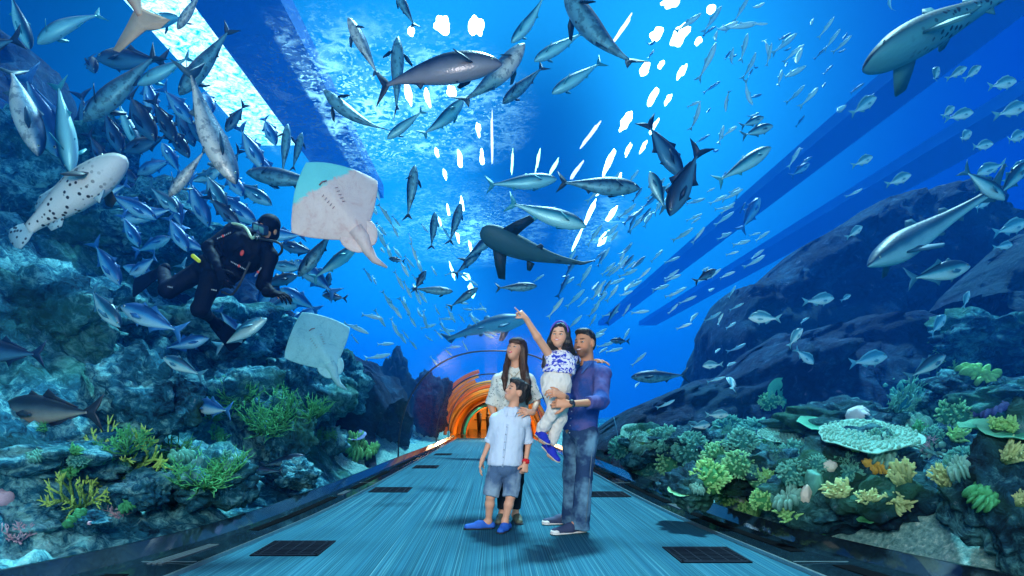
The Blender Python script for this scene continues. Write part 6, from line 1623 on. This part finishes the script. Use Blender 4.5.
B = Blob(.022); torso(B, J, .020, s, lo=False, chest=(.155, .105, .165), belly=(.15, .11, .17)); B.ell(J['pelvis']+np.array((0, 0, .035)), (.152, .115, .12), A, k=.05)
for q in 'lr': B.chain([J['sh'+q], J['el'+q]], [.052, .044], k=.022, cut=(0, 1))
B.ell(J['pelvis']-np.array((0, 0, .09)), (.26, .26, .105), None, sub=True, k=.02); B.cone(J['neck']+np.array((0, 0, .08)), J['neck']+np.array((0, 0, -.005)), .046, .046, k=.008, sub=True)
put(B.mesh('shirt', M_SHIRTB, .0055, wrinkle=(.006, 18)), boy, 'shirt')
shirt_collar(J['neck']-np.array((0, 0, .008)), A, M_SHIRTB, boy, .74)
for q in 'lr':
    a, b = J['sh'+q]*.14+J['el'+q]*.86, J['el'+q]*.97+J['wr'+q]*.03; B = Blob(.004); B.cone(a, b, .049, .048, cut=(1, 1)); put(B.mesh('rolled_cuff', M_SHIRTB, .005), boy, 'rolled_cuff')
b_ = MB()
for k in range(6):
    q = J['pelvis']+(J['chest']-J['pelvis'])*(.08+.21*k)+fw*(.112+.014*math.sin(k*.6)); b_.ell(q+fw*.012, (.006, .006, .006), 8, 6)
pl = MB(); pl.tube([J['pelvis']+(J['chest']-J['pelvis'])*q+fw*(.107+.013*math.sin(q*3)) for q in np.linspace(.0, 1.2, 7)], .012, 8, flat=.3); pl.build('button_placket', M_SHIRTB, boy)
b_.build('buttons', M_BUTTON, boy)
B = Blob(.03); B.ell(J['pelvis']-np.array((0, 0, .02)), (.135, .105, .09), A)
for q in 'lr': B.chain([J['hip'+q], J['kn'+q]+np.array((0, 0, -.0))], [.078, .068], k=.008, cut=(0, 1))
put(B.mesh('shorts', M_SHORTS, .0055, wrinkle=(.008, 20)), boy, 'shorts')
for q in 'lr':
    o, SA = shoe('loafer', J['heel'+q], J['toe'+q], .84, M_BSHOE, M_RUBD, boy)
    c = J['heel'+q]*.45+J['toe'+q]*.55+np.array((0, 0, .062*.84)); MB().tube([c-SA[0]*.03-np.array((0, 0, .012)), c, c+SA[0]*.03-np.array((0, 0, .012))], .006, 6).build('strap', M_RUBW, o)
w = J['wrl']; d = nrm(J['ell']-w); o = MB().tube([w+d*.005, w+d*.028], [.030, .031], 14).build('wrist_watch', M_RED, boy); MB().box(w+d*.016+np.array((.012, -.030, 0)), (.032, .016, .034)).build('watch_case', M_RED, o)
fix_parent(boy)
# ------------------------------------------------------------------ the diver
t = NT('neoprene_black_blue'); n = t.noise(t.obj(), 60, 2)
M_NEO = t.pbr(t.mix(n, (.001, .005, .018), (.003, .012, .04)), .7, 0, t.bump(n, .2, .004), .12)
M_NEO2 = plain('neoprene_deep_blue', (.008, .035, .11), .5); M_YEL = plain('yellow_rubber', (.9, .75, .02), .5); M_HOSE = plain('pale_hose', (.55, .7, .45), .45)
M_GLASSD = plain('mask_lens', (.10, .30, .38), .05, .3); M_WPRINT = plain('white_print', (.55, .6, .65), .6); M_RPRINT = plain('red_print', (.8, .06, .05), .5); M_TANK = plain('air_tank_grey', (.10, .16, .2), .3, .6)
D0 = 5.1
d_ = lambda px, py, dd=0: PT(px, py, D0+dd)
diver = empty('person', tuple(P(205, 268, D0))); tag(diver, 'scuba diver in a black wetsuit and mask above the left reef', 'person')
ch, pv, nk = d_(246, 252, 0), d_(212, 272, .08), d_(262, 238, -.03); upd = nrm(nk-pv); fwd = nrm(np.array((.15, -.9, -.45))); A = axes_of(fwd-upd*(fwd@upd), upd)
J = dict(A=A, pelvis=pv, chest=ch, neck=nk, shr=d_(233, 231, .02), shl=d_(270, 256, -.06))
J['elr'] = d_(209, 248, -.12); J['wrr'] = d_(219, 270, -.26); J['ell'] = d_(263, 285, -.10); J['wrl'] = d_(272, 293, -.24)
J['hipr'] = d_(206, 268, .10); J['hipl'] = d_(212, 279, .0); J['knr'] = d_(168, 290, -.02); J['anr'] = d_(163, 270, .36); J['knl'] = d_(200, 309, -.12); J['anl'] = d_(208, 316, .36)
def dlimbs(B, o):
    B.chain([J['shr'], J['elr'], J['wrr']], [.062+o, .052+o, .038+o], k=.03); B.chain([J['shl'], J['ell'], J['wrl']], [.062+o, .052+o, .038+o], k=.03)
    for q in 'lr': B.chain([J['hip'+q], J['kn'+q], J['an'+q]], [.092+o, .066+o, .048+o], k=.04)
B = Blob(.03); torso(B, J, -.015); dlimbs(B, -.014)
hc = d_(268, 228, -.04); HA = axes_of((-.42, -.82, -.38), (.42, 0, .9)); L = add_head(B, hc, HA, 1.0, lip=(.5, .2, .17)); B.cone(nk, L(0, -.03, -.05), .06, .055, k=.03)
add_hand(B, J['wrl'], nrm((.75, -.3, -.15)), (0, -.4, .9), .8, curl=(.4, .45, .5, .5)); add_hand(B, J['wrr'], nrm((.45, -.3, -.8)), (-.3, -.9, .1), .8, curl=(.5, .5, .5, .5))
put(B.mesh('body', M_SKIN, .0065, SK1), diver, 'body')
B = Blob(.03); torso(B, J, .012); dlimbs(B, .004); put(B.mesh('wetsuit', M_NEO, .0065, wrinkle=(.006, 18)), diver, 'wetsuit')
for w, dr, nn, in ((J['wrl'], (.75, -.3, -.15), (0, -.4, .9)), (J['wrr'], (.45, -.3, -.8), (-.3, -.9, .1))):
    B = Blob(.02); add_hand(B, w, nrm(dr), nn, 1.18, curl=(.4, .45, .5, .5)); B.cone(w-nrm(dr)*.06, w, .045, .038, k=.01); put(B.mesh('glove', M_NEO, .0055), diver, 'glove')
B = Blob(.02); B.ell(L(0, -.015, .030), np.array((.088, .106, .095)), HA); B.ell(L(0, -.02, -.04), np.array((.078, .085, .09)), HA); B.cone(nk, L(0, -.03, -.05), .075, .07, k=.03)
B.ell(L(0, .10, -.02), np.array((.057, .06, .075)), HA, sub=True, k=.01); put(B.mesh('hood', M_NEO, .0055), diver, 'hood')
B = Blob(.006); B.ell(L(0, .092, .004), np.array((.075, .035, .042)), HA, box=.02, k=.01); B.ell(L(0, .135, .006), np.array((.064, .03, .032)), HA, box=.015, sub=True); B.ell(L(0, .112, -.028), np.array((.02, .022, .025)), HA, k=.01)
mk = put(B.mesh('mask', M_NEO2, .004), diver, 'mask'); B = Blob(.004)
for x in (-1, 1): B.ell(L(x*.032, .108, .006), np.array((.030, .006, .029)), HA, box=.005)
put(B.mesh('lens', M_GLASSD, .003), mk, 'lens')
rg = MB(); rg.tube([L(0, .09, -.065), L(0, .135, -.07)], [.03, .036], 14); rg.tube([L(0, .135, -.07), L(0, .15, -.07)], [.036, .024], 14); rg = rg.build('regulator', M_STEEL, diver)
def hose(pts, r, mat, name='hose'):
    pts = np.array(pts); tt = np.linspace(0, len(pts)-1, 24); q = np.stack([np.interp(tt, range(len(pts)), pts[:, i]) for i in range(3)], 1)
    for _ in range(6): q[1:-1] = (q[:-2]+2*q[1:-1]+q[2:])/4
    return MB().tube(q, r, 8).build(name, mat, diver)
hose([L(.03, .12, -.075), d_(281, 242, -.22), d_(283, 252, -.16), d_(274, 258, .02), d_(262, 250, .2)], .011, M_RUBD)
hose([L(-.04, .11, -.07), d_(252, 240, -.26), d_(246, 226, -.16), d_(232, 223, -.02), d_(226, 226, .1)], .012, M_HOSE, 'yellow_hose')
hose([d_(250, 262, -.22), d_(240, 284, -.22), d_(232, 296, -.16), d_(222, 292, -.1)], .010, M_RUBD)
mt = MB(); b0, b1 = ch-A[1]*.22+upd*.18, pv-A[1]*.22+upd*.02; mt.tube([b0+upd*.06, b0+upd*.02, b0-upd*.02, b1, b1-upd*.03], [.02, .05, .088, .088, .05], 18); mt.build('air_tank', M_TANK, diver)
B = Blob(.02)      # buoyancy jacket
A2 = axes_of(A[1]-upd*(A[1]@upd), upd)
B.ell(ch-upd*.02, np.array((.185, .135, .185)), A2); B.ell((ch+pv)/2-upd*.03, np.array((.175, .13, .14)), A2); B.ell(ch+A2[1]*.16+upd*.02, np.array((.055, .10, .25)), A2, sub=True, k=.02); B.plane(ch+upd*.14, upd)
for x in (-1, 1): B.ell((ch+pv)/2+A2[0]*x*.12+A2[1]*.10-upd*.02, np.array((.055, .035, .08)), A2, box=.02, k=.01)
put(B.mesh('buoyancy_jacket', M_NEO2 if False else M_NEO, .006, wrinkle=(.004, 24)), diver, 'buoyancy_jacket')
def mark(c, dr, n, l=.10, seed=0, red=True):
    """a short line of small print with a red dot"""
    r = random.Random(seed); m = MB(); dr = nrm(dr); q = nrm(np.cross((0, -1, 0), dr))
    for k in range(n):
        p = c+dr*(k-n/2+.5)*l/n
        if red and k == n//2: continue
        m.ell(p, (.0042, .003, .0075 if k % 2 else .006), 6, 4)
    o = m.build('printed_mark', M_WPRINT, diver, False)
    if red: MB().ell(c, (.012, .004, .012), 10, 6).build('red_dot', M_RPRINT, o)
mark(d_(223, 236, -.12), (1, 0, .45), 9, .16, 1); mark(d_(239, 266, -.17), (1, 0, -.55), 11, .17, 2); mark(d_(258, 272, -.18), (.6, 0, .8), 7, .10, 3); mark(d_(170, 287, -.09), (1, 0, -.2), 4, .05, 4, False); mark(d_(214, 290, -.12), (1, 0, -.2), 4, .05, 5, False)
MB().ell(d_(242, 253, -.17), (.018, .01, .028), 10, 6, Matrix.Rotation(.3, 3, 'Y')).build('red_toggle', M_RPRINT, diver)
B = Blob(.006); B.cone(d_(193, 256, -.09), d_(199, 261, -.1), .020, .018, flat=(0, 1, 0), fl=.5); put(B.mesh('yellow_tag', M_YEL, .004), diver, 'yellow_tag')
MB().tube([J['wrr']+nrm(J['elr']-J['wrr'])*.04, J['wrr']+nrm(J['elr']-J['wrr'])*.07], [.048, .050], 14).build('wrist_computer', M_STEEL, diver)
for q, dr in (('r', (-.80, .45, -.22)), ('l', (.16, .85, -.42))):
    a = J['an'+q]; dr = nrm(dr); sdv = nrm(np.cross(dr, (0, -1, .3))); N = nrm(np.cross(sdv, dr)); B = Blob(.02)
    B.cone(a-dr*.04, a+dr*.16, .055, .045, flat=N, fl=.8); B.cone(a+dr*.12, a+dr*.50, .055, .105, flat=N, fl=.14)
    for x in (-1, 1): B.cone(a+dr*.12+sdv*x*.05, a+dr*.5+sdv*x*.10, .012, .009)
    B.plane(a+dr*.53, dr)
    put(B.mesh('swim_fin', M_NEO, .006), diver, 'swim_fin')
bpy.context.view_layer.update(); fix_parent(diver)
# ------------------------------------------------------------------ render settings of the scene
SC.view_settings.view_transform = 'Standard'; SC.view_settings.look = 'None'
SC.view_settings.exposure = 0.05; SC.view_settings.gamma = 1.0; SC.view_settings.use_curve_mapping = False
SC.cycles.use_denoising = True
SC.cycles.max_bounces = 5; SC.cycles.diffuse_bounces = 2; SC.cycles.glossy_bounces = 2; SC.cycles.transmission_bounces = 2
SC.cycles.transparent_max_bounces = 16; SC.cycles.volume_bounces = 1
SC.cycles.caustics_reflective = False; SC.cycles.caustics_refractive = False
SC.cycles.sample_clamp_indirect = 4.0
